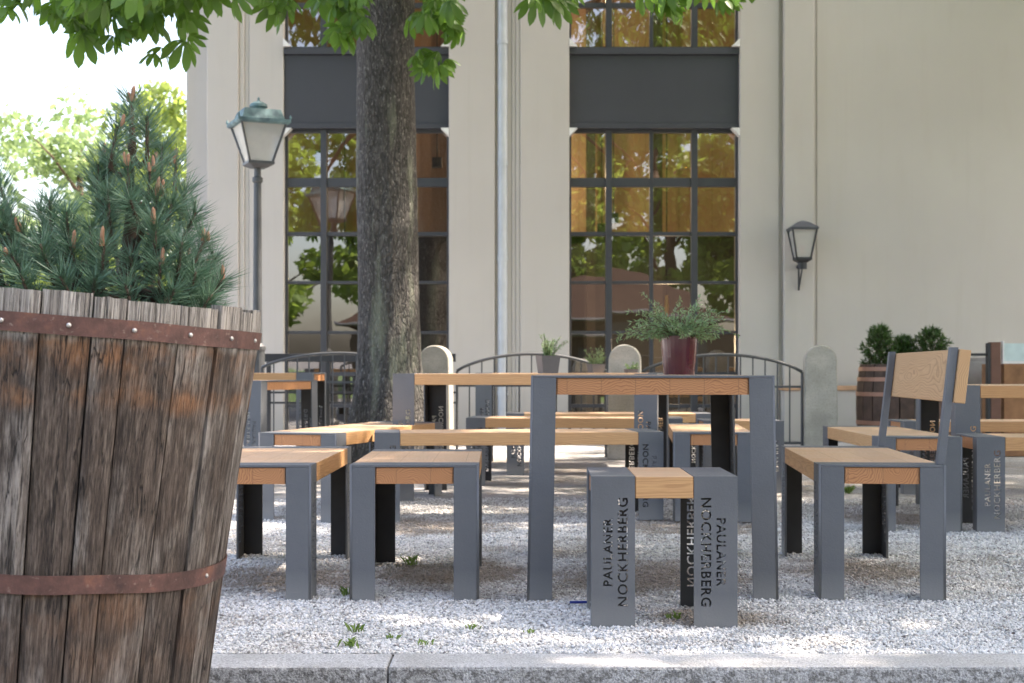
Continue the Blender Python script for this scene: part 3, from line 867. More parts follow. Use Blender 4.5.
# ================================================================== chestnut trees
def bark_mat():
    m = NT('chestnut_bark'); v = m.coord(scale=(1, 1, 0.28))
    n1 = m.noise(v, 38, 6, 0.65, 0.4); n2 = m.noise(m.coord(), 3.2, 5)
    vor = m.n('ShaderNodeTexVoronoi', feature='DISTANCE_TO_EDGE'); m.set(vor.inputs['Vector'], m.mix(0.05, v, m.n('ShaderNodeTexNoise', ins={'Vector': v, 'Scale': 9.0}).outputs[1]))
    vor.inputs['Scale'].default_value = 42
    crack = m.ramp(m.math('ADD', vor.outputs['Distance'], m.math('MULTIPLY', n1, 0.25)), [(0.12, 0.0), (0.3, 1.0)])
    fl = m.noise(m.coord(scale=(1, 1, 0.4)), 75, 4, 0.6)
    c = m.ramp(n1, [(0.3, (0.045, 0.042, 0.038)), (0.55, (0.095, 0.088, 0.08)), (0.75, (0.18, 0.17, 0.15))])
    c = m.mix(m.ramp(crack, [(0, 0.6), (1, 0.0)]), c, (0.03, 0.028, 0.025))
    c = m.mix(m.ramp(fl, [(0.57, 0.0), (0.68, 0.75)]), c, (0.34, 0.32, 0.295))
    # pale algae streak
    st = m.noise(m.coord(scale=(2.2, 2.2, 0.35), loc=(0.3, 0, 0)), 2.2, 3)
    c = m.mix(m.ramp(st, [(0.56, 0.0), (0.68, 0.55)]), c, (0.3, 0.33, 0.24))
    m.base(c); m.rough(0.9)
    m.bump(m.math('ADD', m.math('MULTIPLY', crack, 0.8), n1), 0.9, 0.02)
    return m.m
M['bark'] = bark_mat()

def trunk_mesh(h, r0, seed, seg=90, rows=220, flare=1.0, lean=(0, 0)):
    V = []
    for j in range(rows + 1):
        z = h * j / rows
        r = r0 * 1.04 * (1.0 + flare * (0.95 * math.exp(-z / 0.33)) - 0.10 * min(z, 3.2) / 3.2 - 0.3 * max(0, z - 4) / 4)
        for i in range(seg):
            a = 2 * PI * i / seg
            root = 1 + flare * 0.22 * math.exp(-z / 0.3) * math.cos(5 * a + seed)
            p = Vector((math.cos(a) * 3.2, math.sin(a) * 3.2, z * 1.1 + seed))
            n = mn.noise(p * 0.6) * 0.05 + mn.noise(Vector((p.x * 4.5, p.y * 4.5, p.z * 2.2))) * 0.03 + mn.noise(Vector((p.x * 10, p.y * 10, p.z * 5))) * 0.012
            rr = r * root * (1 + n)
            V.append((rr * math.cos(a) + lean[0] * z + 0.03 * mn.noise(Vector((z * .4, seed, 0))), rr * math.sin(a) + lean[1] * z, z - 0.05))
    Fq = np.array([(j * seg + i, j * seg + (i + 1) % seg, (j + 1) * seg + (i + 1) % seg, (j + 1) * seg + i) for j in range(rows) for i in range(seg)])
    return np_mesh('trunk', V, Fq, True)

# one palmate leaf template: list of leaflets in local frame (stalk at origin, leaf plane XY, drooping)
def palmate(nl=7, hi=True):
    vs, fs = [], []
    for k in range(nl):
        a = (k - (nl - 1) / 2) * (2 * PI * 0.78 / nl)
        ln = 1.0 - 0.12 * abs(k - (nl - 1) / 2)
        ca, sa = math.cos(a), math.sin(a)
        if hi: prof = [(0.03, 0.02), (0.3, 0.09), (0.55, 0.19), (0.75, 0.235), (0.9, 0.17), (1.0, 0.0)]
        else: prof = [(0.05, 0.03), (0.65, 0.2), (1.0, 0.0)]
        base = len(vs)
        for u, wv in prof:
            dz = -0.8 * u * u - 0.05 * u
            for sgn in ((-1, 0, 1) if wv > 0 else (0,)):
                x, y, z = u * ln, sgn * wv * ln, dz + (0.05 if sgn else 0.0) * (1 if wv > 0 else 0)
                vs.append((x * ca - y * sa, x * sa + y * ca, z))
        m = len(prof)
        for j in range(m - 2):
            o = base + j * 3
            fs += [(o, o + 1, o + 4, o + 3), (o + 1, o + 2, o + 5, o + 4)]
        o = base + (m - 2) * 3; tip = base + (m - 1) * 3
        fs += [(o, o + 1, tip, tip), (o + 1, o + 2, tip, tip)]
    return np.array(vs), fs

def leaves_mesh(name, pts, size, hi, seed, droop=0.6, mat=None, outc=None):
    g = np.random.default_rng(seed)
    tv, tf = palmate(7 if hi else 5, hi)
    quads = np.array([f for f in tf if f[2] != f[3]]); tris = np.array([f[:3] for f in tf if f[2] == f[3]])
    pts = np.asarray(pts, float); n = len(pts)
    s = size * (0.7 + 0.6 * g.random(n))
    yaw = g.random(n) * 2 * PI; pit = (g.random(n) - 0.25) * droop * 1.6; rol = (g.random(n) - .5) * 0.9
    cy, sy, cp, sp, cr, sr = np.cos(yaw), np.sin(yaw), np.cos(pit), np.sin(pit), np.cos(rol), np.sin(rol)
    P = tv[None] * s[:, None, None]
    x, y, z = P[..., 0], P[..., 1], P[..., 2]
    y, z = y * cr[:, None] - z * sr[:, None], y * sr[:, None] + z * cr[:, None]
    x, z = x * cp[:, None] + z * sp[:, None], -x * sp[:, None] + z * cp[:, None]
    x, y = x * cy[:, None] - y * sy[:, None], x * sy[:, None] + y * cy[:, None]
    W = np.stack([x, y, z], -1) + pts[:, None]
    k = len(tv)
    off = (np.arange(n) * k)[:, None, None]
    Q = (quads[None] + off).reshape(-1, 4); Tt = (tris[None] + off).reshape(-1, 3)
    me = bpy.data.meshes.new(name)
    me.vertices.add(n * k); me.vertices.foreach_set('co', W.astype(np.float32).ravel())
    li = np.concatenate([Q.ravel(), Tt.ravel()]).astype(np.int32)
    me.loops.add(len(li)); me.loops.foreach_set('vertex_index', li)
    tot = np.concatenate([np.full(len(Q), 4), np.full(len(Tt), 3)]).astype(np.int32)
    st = np.concatenate([[0], np.cumsum(tot)[:-1]]).astype(np.int32)
    me.polygons.add(len(tot)); me.polygons.foreach_set('loop_start', st); me.polygons.foreach_set('loop_total', tot)
    me.update(calc_edges=True)
    return me

def join_meshes(name, mes):
    bm = bmesh.new()
    for m in mes: bm.from_mesh(m)
    me = bpy.data.meshes.new(name); bm.to_mesh(me); bm.free()
    for m in mes: bpy.data.meshes.remove(m)
    return me

def crown_points(n, c, rad, seed, nb=26, gap=0.0):
    """leaf positions on many clumps within an ellipsoid"""
    g = np.random.default_rng(seed); out = []
    cl = []
    while len(cl) < nb:
        p = g.random(3) * 2 - 1
        if 0.25 < np.linalg.norm(p) < 1: cl.append(p)
    cl = np.array(cl)
    idx = g.integers(0, nb, n)
    d = g.normal(size=(n, 3)); d /= np.linalg.norm(d, axis=1)[:, None]
    rr = (0.55 + 0.45 * g.random(n)) * 0.30
    p = cl[idx] + d * rr[:, None] * np.array([1, 1, .6])
    return p * np.array(rad) + np.array(c)

TX, TY = (387 - 512) / F * 12.0, 12.0
tree = thing('chestnut_tree', 'big horse chestnut with dark rough trunk standing before the hall', 'tree', (TX, TY, 0))
o = link('trunk', trunk_mesh(6.5, 0.262, 1.3), M['bark'], tree)
g_b = MB()
limbs = []
def limb(p0, p1, r0, r1, sag=0.5, n=9):
    p0, p1 = Vector(p0), Vector(p1)
    pts = []
    for k in range(n):
        u = k / (n - 1); p = p0.lerp(p1, u)
        p.z += sag * math.sin(u * PI)
        p += Vector((mn.noise(p * 1.1), mn.noise(p * 1.1 + Vector((5, 0, 0))), 0)) * 0.12 * math.sin(u * PI)
        pts.append(p)
    g_b.tube(pts, [r0 + (r1 - r0) * (k / (n - 1)) for k in range(n)], 8)
    return pts
for q in range(11):
    a = q * 2.399; L = 3.0 + 1.6 * random.random()
    limb((0, 0, 4.2 + q * 0.22), (L * math.cos(a), L * math.sin(a), 6.3 + q * 0.42), 0.13, 0.03)
# low boughs that carry the leaves hanging into the picture   (points relative to the tree base)
def rel(px, py, d): return at(px, py, d) - Vector((TX, TY, 0))
boughs = [
    # px range, lower edge, depth, count
    [(-40, -25), (60, -12), 9.0, 28, 18], [(60, -30), (190, 2), 8.8, 120, 24], [(120, -40), (240, -18), 9.2, 34, 14],
    [(180, -25), (290, -10), 9.4, 26, 12],
    [(318, -22), (366, -4), 10.6, 15, 14], [(420, -20), (458, 20), 11.4, 24, 20], [(520, -30), (575, -8), 10.0, 18, 10], [(640, -30), (735, -14), 9.6, 16, 10],
    [(740, -40), (800, -24), 9.6, 12, 8]]
hang = []
g = np.random.default_rng(21)
for (x0, y0), (x1, y1), d, n, sp in boughs:
    for _ in range(n):
        u = g.random(); X = x0 + (x1 - x0) * u; Y = y0 + (y1 - y0) * g.random() + g.normal() * sp * 0.45
        hang.append(rel(X, min(Y, y1 + sp * 1.1), d + g.normal() * 0.35))
    m0 = rel((x0 + x1) / 2, y0 - 25, d)
    limb((0, 0, 4.3), m0 + Vector((0, 0, 0.25)), 0.09, 0.012, 0.6)
    for _ in range(max(2, n // 14)):
        X = x0 + (x1 - x0) * g.random()
        limb(m0 + Vector((0, 0, 0.25)), rel(X, (y0 + y1) / 2 - 6, d), 0.014, 0.004, 0.05, 6)
# single leaves hanging lower
for X, Y, d in [(8, 12, 8.6), (50, 12, 8.7), (83, 38, 8.6), (90, 30, 8.7), (112, 40, 8.6), (122, 34, 8.6), (155, 58, 8.7), (184, 46, 8.7), (150, 24, 8.8), (138, 28, 8.6), (272, 8, 9.4), (283, 10, 9.4), (262, -2, 9.4),
                (335, 10, 10.6), (352, 16, 10.6), (345, 38, 10.5), (360, 28, 10.5), (335, 36, 10.5), (425, 20, 11), (448, 30, 11), (412, 22, 11), (455, 36, 11), (415, 60, 11.2), (432, 62, 11.2), (440, 70, 11.2), (422, 72, 11.2),
                (545, 2, 10), (560, 6, 10), (668, 4, 9.6), (672, 12, 9.6), (722, 2, 9.6), (660, -2, 9.6)]:
    hang.append(rel(X, Y - 4, d)); hang.append(rel(X + 6, Y - 10, d + 0.1))
m_h = leaves_mesh('h', hang, 0.128, True, 5, droop=1.0)
cp = crown_points(6000, (0.8, -1.4, 8.2), (5.4, 3.8, 2.9), 11, 42)
m_c = leaves_mesh('c', cp, 0.2, False, 6, droop=0.5)
link('crown', join_meshes('crown', [m_h, m_c]), M['chestnut'], tree)
g_b.obj('limbs', M['twig'], tree, smooth=True)

# second chestnut, outside the picture on the right: its shade falls on the yard
t2 = thing('chestnut_tree', 'horse chestnut standing to the right, outside the frame', 'tree', (8.6, 9.5, 0), 1.0)
link('trunk', trunk_mesh(6.5, 0.25, 4.1, 40, 60), M['bark'], t2)
cp = crown_points(7500, (0, 0, 7.2), (5.6, 5.6, 2.8), 12, 44)
link('crown', leaves_mesh('crown', cp, 0.2, False, 8, droop=0.5), M['chestnut'], t2)
g_b = MB()
for q in range(9):
    a = q * 2.399; L = 3.4
    limb((0, 0, 4.2 + q * 0.22), (L * math.cos(a), L * math.sin(a), 6.3 + q * 0.35), 0.13, 0.03)
g_b.obj('limbs', M['twig'], t2, smooth=True)

t3 = thing('chestnut_tree', 'horse chestnut near the road on the right, outside the frame', 'tree', (6.3, 3.2, 0), 2.0)
link('trunk', trunk_mesh(6.5, 0.24, 7.1, 40, 60), M['bark'], t3)
cp = crown_points(6500, (0, 0, 7.4), (5.4, 5.4, 2.8), 14, 36)
link('crown', leaves_mesh('crown', cp, 0.2, False, 18, droop=0.5), M['chestnut'], t3)
g_b = MB()
for q in range(9):
    a = q * 2.399; L = 3.4
    limb((0, 0, 4.2 + q * 0.22), (L * math.cos(a), L * math.sin(a), 6.3 + q * 0.35), 0.13, 0.03)
g_b.obj('limbs', M['twig'], t3, smooth=True)

# ------------------------------------------------------------------ background trees
def quad_leaves(name, pts, size, seed):
    g = np.random.default_rng(seed); n = len(pts)
    a = g.normal(size=(n, 3)); a /= np.linalg.norm(a, axis=1)[:, None]
    b_ = g.normal(size=(n, 3)); b_ -= a * (a * b_).sum(1)[:, None]; b_ /= np.linalg.norm(b_, axis=1)[:, None]
    s = size * (0.5 + g.random(n))[:, None]
    W = np.stack([pts - a * s, pts - b_ * s * 0.55, pts + a * s, pts + b_ * s * 0.55], 1).reshape(-1, 3)
    return np_mesh(name, W, np.arange(n * 4).reshape(-1, 4))
def bg_tree(x, y, h, r, n, size, mat, label, seed, group):
    t = thing('leafy_tree', label, 'tree', (x, y, 0), 0, group)
    b = MB()
    b.tube([(0, 0, -0.1), (0.05, 0, h * 0.3), (0, 0.1, h * 0.8)], [0.03 * h, 0.022 * h, 0.006 * h], 8)
    rg = random.Random(seed)
    for k in range(9):
        a = k * 2.4; z = h * (0.3 + 0.05 * k)
        b.tube([(0, 0, z), (r * .4 * math.cos(a), r * .4 * math.sin(a), z + h * .1), (r * .75 * math.cos(a), r * .75 * math.sin(a), z + h * .16)], [0.006 * h, 0.0035 * h, 0.0012 * h], 6)
    b.obj('trunk', M['twig'], t, smooth=True)
    p = crown_points(n, (0, 0, h * 0.62), (r, r, h * 0.42), seed, 34)
    link('crown', quad_leaves('crown', p, size, seed), mat, t)
gl = 'pale trees far left beyond the hall'
bg_tree(-13.0, 42, 9.4, 2.6, 5200, 0.12, M['paleleaf'], 'pale yellow green tree, blurred, left behind the planter pine', 31, gl)
bg_tree(-16.5, 46, 5.6, 2.6, 4500, 0.12, M['paleleaf'], 'pale tree at the left edge of the frame, lowest of the far ones', 32, gl)
bg_tree(-10.2, 40, 8.8, 1.7, 6000, 0.11, M['farleaf'], 'slim bright green tree touching the corner of the hall', 33, gl)
gr = 'trees across the road, mirrored in the windows'
for k, (x, y, h) in enumerate([(-9, -19, 10), (-4.5, -22, 12.5), (0.5, -20, 11), (5.5, -23, 13), (10, -20, 11), (15, -22, 12)]):
    bg_tree(x, y, h, 3.6, 12000, 0.17, M['midleaf'], ['first tree of the row across the road, from the left', 'second tree of the row across the road, from the left', 'third tree of the row across the road', 'fourth and tallest tree of the row across the road', 'fifth tree of the row across the road', 'last tree of the row across the road, farthest right'][k], 40 + k, gr)
# clipped hedge left
hd = thing('hedge', 'leafy green hedge at the left beside the hall, behind the planter', 'hedge', (-9.5, 30, 0))
g = np.random.default_rng(5)
p = np.stack([g.uniform(-7, 4.2, 16000), g.uniform(-.8, .8, 16000), g.uniform(0, 1, 16000) ** .8 * 3.1], -1); p[:, 2] += 0.35 * np.sin(p[:, 0] * 1.7) * p[:, 2] / 3
link('foliage', quad_leaves('foliage', p, 0.12, 9), M['farleaf'], hd)
b = MB()
for k in range(12): b.tube([(-6.5 + k * 0.9, 0, -0.1), (-6.4 + k * 0.9, 0.1, 1.8)], [0.05, 0.02], 6)
b.obj('stems', M['twig'], hd)

# house across the road with a big brown roof
def tiles():
    m = NT('brown_roof_tiles'); v = m.coord()
    br = m.n('ShaderNodeTexBrick'); m.set(br.inputs['Vector'], m.coord('Object', scale=(1, 1.6, 1)))
    br.inputs['Scale'].default_value = 3.2; br.inputs['Color1'].default_value = (0.04, 0.028, 0.024, 1); br.inputs['Color2'].default_value = (0.055, 0.038, 0.032, 1); br.inputs['Mortar'].default_value = (0.05, 0.035, 0.03, 1)
    m.base(br.outputs[0]); m.rough(0.95); m.p.inputs['Specular IOR Level'].default_value = 0.0; return m.m
hs = thing('road_house', 'low house with hipped brown tiled roof, across the road behind the viewer', 'building', (1.5, -14.0, 0))
b = MB(); b.box(-6, 5, -3, 3, -0.2, 2.3); b.obj('wall', simple('dark_boarding', (0.05, 0.035, 0.028), 0.8), hs)
b = MB(); b.add([(-6.7, -3.6, 2.3), (5.7, -3.6, 2.3), (5.7, 3.6, 2.3), (-6.7, 3.6, 2.3), (-3.6, 0, 4.0), (1.6, 0, 4.0)], [(0, 1, 5, 4), (1, 2, 5), (2, 3, 4, 5), (3, 0, 4), (0, 3, 2, 1)])
b.obj('roof', tiles(), hs)
b = MB(); b.tube([(-6.7, 3.68, 2.28), (5.7, 3.68, 2.28)], 0.05, 8); b.obj('gutter', M['fence'], hs)
b = MB()
for xx in (-4.5, -2, 0.6, 3): b.box(xx, xx + 1, 3.005, 3.05, 0.8, 1.9)
b.obj('window', M['frame'], hs)
b = MB(); b.box(-400, 400, -60, -5, -0.138, -0.13)
tag(b.obj('lawn', simple('lawn', (0.07, 0.12, 0.03), 0.9, 0, 0.3, 3)), 'grass verge across the road', 'lawn', kind='structure')

# ================================================================== big barrel planter
def barrel_wood():
    m = NT('weathered_stave'); tc = m.n('ShaderNodeTexCoord'); g = m.n('ShaderNodeNewGeometry')
    rnd = g.outputs['Random Per Island']
    sep = m.n('ShaderNodeSeparateXYZ'); m.t.links.new(tc.outputs['Object'], sep.inputs[0])
    z = sep.outputs[2]
    off = m.n('ShaderNodeCombineXYZ'); m.set(off.inputs[2], m.math('MULTIPLY', rnd, 50.0))
    def vec(sx, sz):
        va = m.n('ShaderNodeVectorMath', operation='MULTIPLY'); m.set(va.inputs[0], tc.outputs['Object']); va.inputs[1].default_value = (sx, sx, sz)
        vb = m.n('ShaderNodeVectorMath', operation='ADD'); m.set(vb.inputs[0], va.outputs[0]); m.set(vb.inputs[1], off.outputs[0]); return vb.outputs[0]
    fib = m.noise(vec(95, 3.2), 1.0, 5, 0.6, 0.3)
    fine = m.noise(vec(300, 13), 1.0, 4, 0.7)
    crk = m.noise(vec(55, 0.9), 1.0, 3, 0.5, 0.25)
    blot = m.noise(vec(7, 2.6), 1.0, 5, 0.6)
    blot2 = m.noise(vec(16, 5), 1.0, 5, 0.65)
    c = m.ramp(fib, [(0.28, (0.035, 0.025, 0.02)), (0.48, (0.1, 0.072, 0.055)), (0.7, (0.24, 0.185, 0.145))])
    c = m.mix(m.ramp(rnd, [(0, 0.0), (1, 0.45)]), c, (0.075, 0.05, 0.036))
    # bleached patches
    c = m.mix(m.math('MULTIPLY', m.ramp(blot, [(0.5, 0.0), (0.62, 0.75)]), m.ramp(fib, [(0.35, 0.2), (0.6, 1.0)])), c, (0.46, 0.41, 0.36))
    # dark damp patches
    c = m.mix(m.ramp(blot2, [(0.5, 0.0), (0.7, 0.7)]), c, (0.035, 0.025, 0.02))
    # rust band left by an old hoop
    zz = m.math('ADD', z, m.math('MULTIPLY', m.math('SUBTRACT', blot2, 0.5), 0.05))
    rust = m.ramp(zz, [(0.84, 0.0), (0.865, 0.7), (0.885, 0.8), (0.90, 0.3), (0.925, 0.4), (0.95, 0.95), (0.985, 0.7), (0.992, 0.0)])
    rust2 = m.ramp(zz, [(0.30, 0.0), (0.36, 0.35), (0.40, 0.1), (0.44, 0.6), (0.49, 0.7), (0.5, 0.0)])
    rp = m.ramp(m.noise(vec(9, 9), 1.0, 4), [(0.42, 0.0), (0.62, 1.0)])
    c = m.mix(m.math('MULTIPLY', m.math('MAXIMUM', rust, m.math('MULTIPLY', rust2, 0.6)), m.math('MULTIPLY', rp, 0.75)), c, (0.36, 0.16, 0.065))
    # bleached rim above the hoop
    c = m.mix(m.math('MULTIPLY', m.ramp(m.math('ADD', zz, 0.0), [(0.975, 0.0), (1.0, 1.0)]), 0.92), c, m.mix(m.ramp(fib, [(0.3, 0.0), (0.65, 1.0)]), (0.12, 0.1, 0.085), (0.66, 0.6, 0.53)))
    c = m.mix(m.ramp(fine, [(0.36, 0.8), (0.52, 0.0)]), c, (0.025, 0.018, 0.014))
    c = m.mix(m.ramp(fine, [(0.56, 0.0), (0.74, 0.45)]), c, (0.36, 0.3, 0.25))
    cr_ = m.ramp(crk, [(0.485, 0.0), (0.498, 1.0), (0.502, 1.0), (0.515, 0.0)])
    cr_ = m.math('MULTIPLY', cr_, m.ramp(m.noise(vec(10, 2.0), 1.0, 3), [(0.48, 0.0), (0.58, 1.0)]))
    c = m.mix(m.math('MULTIPLY', cr_, 0.9), c, (0.012, 0.009, 0.007))
    kn = m.n('ShaderNodeTexVoronoi'); m.set(kn.inputs['Vector'], vec(6, 3.2)); kn.inputs['Scale'].default_value = 1.0
    c = m.mix(m.ramp(kn.outputs['Distance'], [(0.03, 0.85), (0.1, 0.0)]), c, (0.03, 0.02, 0.015))
    m.base(c); m.rough(0.85); m.bump(m.math('SUBTRACT', m.math('ADD', fib, m.math('MULTIPLY', fine, 1.2)), m.math('MULTIPLY', cr_, 1.5)), 1.0, 0.005)
    return m.m
def rust_hoop():
    m = NT('rusty_hoop'); v = m.coord()
    n1 = m.noise(v, 14, 6, 0.7); n2 = m.noise(v, 80, 4, 0.7)
    c = m.ramp(n1, [(0.3, (0.07, 0.04, 0.035)), (0.55, (0.16, 0.08, 0.065)), (0.75, (0.3, 0.13, 0.08))])
    c = m.mix(m.ramp(n2, [(0.6, 0.0), (0.72, 0.7)]), c, (0.36, 0.27, 0.22))
    m.base(c); m.rough(0.6); m.p.inputs['Metallic'].default_value = 0.35; m.bump(n2, 0.5, 0.002); return m.m

BH = 1.068
def rad(z):
    return 0.34 + 0.07 * max(0.0, z / BH) ** 1.3
BX, BY = -1.06, 3.05
br = thing('barrel_planter', 'huge weathered half barrel with rusty hoops in the left foreground, leaning slightly', 'planter', (BX + 0.02, BY, -0.14))
br.rotation_euler = (0, R(4.3), 0)
b = MB(); a = -PI / 2 - 0.9; rg = random.Random(4)
angs = []
tot = 0
for wd in (0.296, 0.24, 0.16, 0.29, 0.26): angs.append((tot, wd)); tot += wd
while tot < 2 * PI - 0.12:
    wd = rg.uniform(0.17, 0.31); wd = min(wd, 2 * PI - tot); angs.append((tot, wd)); tot += wd
if tot < 2 * PI: angs.append((tot, 2 * PI - tot))
A0 = -PI / 2 - 0.125
for s0, wd in angs:
    gp = 0.0045; t0 = A0 + s0 + gp; t1 = A0 + s0 + wd - gp
    top = BH + rg.uniform(-0.012, 0.008); dr = rg.uniform(-0.004, 0.004)
    nz, na = 22, 7; vs = []
    for j in range(nz + 1):
        z = top * j / nz if j < nz else top
        for i in range(na + 1):
            u = i / na; ang = t0 + (t1 - t0) * u
            e = 0.004 if i in (0, na) else 0
            jit = 0.0016 * mn.noise(Vector((ang * 30, z * 4, s0)))
            ro = rad(min(z, BH)) + dr - e + jit
            if j == nz: ro -= 0.004
            vs.append((ro * math.cos(ang), ro * math.sin(ang), z + (0.004 * mn.noise(Vector((ang * 25, 0, 9))) if j == nz else 0)))
    n0 = len(vs)
    for j in range(nz + 1):
        z = top * j / nz
        for i in range(na + 1):
            ang = t0 + (t1 - t0) * i / na; ro = rad(min(z, BH)) - 0.034
            vs.append((ro * math.cos(ang), ro * math.sin(ang), z))
    W_ = na + 1; fs = []
    for j in range(nz):
        for i in range(na):
            o = j * W_ + i; fs.append((o, o + 1, o + W_ + 1, o + W_)); o += n0; fs.append((o, o + W_, o + W_ + 1, o + 1))
        o = j * W_; fs.append((o, o + W_, n0 + o + W_, n0 + o)); o = j * W_ + na; fs.append((o, n0 + o, n0 + o + W_, o + W_))
    for i in range(na):
        o = nz * W_ + i; fs.append((o, o + 1, n0 + o + 1, n0 + o)); o = i; fs.append((o, n0 + o, n0 + o + 1, o + 1))
    b.add(vs, fs)
b.obj('staves', barrel_wood(), br)
hoopm = rust_hoop()
def hoop(z0, hh, dr=0.006, rivs=(), ph=0.0):
    h_ = MB(); n = 96; vs = []
    for z, q in ((z0, 0), (z0 + hh, 0), (z0 + hh, -0.003), (z0, -0.003)):
        for i in range(n):
            a = 2 * PI * i / n; r = rad(z) + dr + q + 0.001 * mn.noise(Vector((a * 4, z0, 0))); vs.append((r * math.cos(a), r * math.sin(a), z + 0.003 * mn.noise(Vector((math.cos(a) * 2, math.sin(a) * 2, z0)))))
    fs = [(k * n + i, k * n + (i + 1) % n, ((k + 1) % 4) * n + (i + 1) % n, ((k + 1) % 4) * n + i) for k in range(4) for i in range(n)]
    h_.add(vs, fs); ho = h_.obj('hoop', hoopm, br)
    for a, zz in rivs:
        r = rad(zz) + dr; v = MB(); d = Vector((math.cos(a), math.sin(a), 0)); p = d * r + Vector((0, 0, zz))
        v.tube([p - d * 0.002, p + d * 0.002, p + d * 0.004], [0.0052, 0.0048, 0.0025], 10); v.obj('rivet', M['rivet'], ho, smooth=True)
hoop(0.99, 0.037, rivs=[(-PI / 2 + 0.005 + k * 0.3, 1.009) for k in range(-4, 6)])
hoop(0.489, 0.037, rivs=[(-PI / 2 - 0.1 + k * 1.4, 0.507) for k in range(-1, 2)])
hoop(0.12, 0.036, rivs=[(-PI / 2 + 0.1, 0.138)])
b = MB(); b.lathe([(0.0, 0.90), (0.25, 0.93), (rad(0.97) - 0.035, 0.96)], n=40); b.obj('soil', M['soil'], br)

# dwarf pine
def needle_tufts(shoots, per, ln, wd, seed):
    """shoots: (base, tip); bottle-brush of folded needles"""
    g = np.random.default_rng(seed); V = []
    tot = 0
    for (p0, p1, k) in shoots:
        p0 = np.array(p0); p1 = np.array(p1); ax = p1 - p0; L = np.linalg.norm(ax); ax /= L
        n = int(per * k); u = g.random(n) ** 0.8
        base = p0 + np.outer(u, ax) * L
        d = g.normal(size=(n, 3)); d -= np.outer(d @ ax, ax); d /= np.linalg.norm(d, axis=1)[:, None]
        sp = 0.5 + 0.5 * g.random(n)
        dr = d * sp[:, None] + ax[None] * (0.55 - 0.4 * (1 - u) + 0.35 * g.random(n))[:, None]
        dr /= np.linalg.norm(dr, axis=1)[:, None]
        l = ln * (0.7 + 0.45 * g.random(n))[:, None]
        side = np.cross(dr, g.normal(size=(n, 3))); side /= np.linalg.norm(side, axis=1)[:, None]
        mid = base + dr * l * 0.5 + ax[None] * (0.03 * l)
        tip = base + dr * l + ax[None] * (0.12 * l)
        w_ = wd
        V.append(np.stack([base - side * w_ * .5, base + side * w_ * .5, mid + side * w_ * .55, tip, mid - side * w_ * .55], 1))
    V = np.concatenate(V); n = len(V)
    return np_mesh('needles', V.reshape(-1, 3), np.arange(n * 5).reshape(-1, 5))
PXc, PYc, PZc = -0.86, 3.05, 0.85
DK = 3.05 / 2.7
pine = thing('dwarf_pine', 'bushy blue green dwarf pine with brown candles growing in the big barrel', 'pine', (PXc, PYc, PZc))
def prel(px, py, d): return at(px, py, 3.05 + (d - 2.7) * 0.9) - Vector((PXc, PYc, PZc))
branches = MB(); shoots = []; candles = []
rg = random.Random(12)
# (px, py of the shoot tip, depth, tuft size)
tips = [(131, 96, 2.70, 1.4), (117, 122, 2.62, 1), (147, 112, 2.64, 1.1), (98, 160, 2.66, 1), (162, 142, 2.7, 1), (104, 150, 2.72, 1), (128, 160, 2.6, 1), (150, 166, 2.62, 1.1), (176, 158, 2.8, .8),
        (108, 185, 2.58, 1.2), (130, 196, 2.5, 1.5), (158, 190, 2.6, 1), (185, 185, 2.72, 1.2), (172, 200, 2.6, 1), (196, 208, 2.68, 1.3),
        (50, 196, 2.62, 1.3), (66, 208, 2.55, 1.3), (38, 205, 2.7, 1.2), (20, 226, 2.62, 1.2), (90, 222, 2.55, 1.1), (155, 218, 2.5, 1.4), (205, 235, 2.62, 1.3), (182, 238, 2.52, 1.3), (214, 252, 2.68, 1.2),
        (104, 240, 2.48, 1.5), (70, 242, 2.52, 1.2), (40, 240, 2.5, 1.4), (10, 250, 2.55, 1.3), (130, 252, 2.52, 1), (160, 258, 2.5, 1.2), (196, 268, 2.55, 1.3), (222, 275, 2.62, 1.2), (212, 290, 2.55, 1.2),
        (-12, 190, 2.6, 1.3), (2, 205, 2.66, 1.3), (-25, 230, 2.6, 1.4), (-45, 215, 2.7, 1.4), (-60, 250, 2.6, 1.4), (-5, 170, 2.7, 1), (20, 270, 2.45, 1.2), (60, 272, 2.45, 1.3), (95, 275, 2.47, 1.2), (125, 280, 2.46, 1), (175, 285, 2.5, 1.2),
        (-30, 275, 2.5, 1.4), (150, 240, 2.9, 1.2), (110, 215, 2.95, 1.2), (60, 225, 2.95, 1.2), (20, 245, 3.0, 1.2), (190, 250, 2.95, 1.2), (90, 255, 3.0, 1.2), (140, 200, 2.9, 1), (-20, 250, 3.0, 1.2), (210, 270, 2.9, 1.2), (-80, 220, 2.8, 1.3), (-90, 270, 2.7, 1.3)]
root = Vector((0.02, 0.0, -0.05))
lead = [root, prel(126, 280, 2.72), prel(131, 220, 2.7), prel(133, 150, 2.68), prel(131, 98, 2.70)]
branches.tube(lead, [0.024, 0.02, 0.014, 0.008, 0.004], 8)
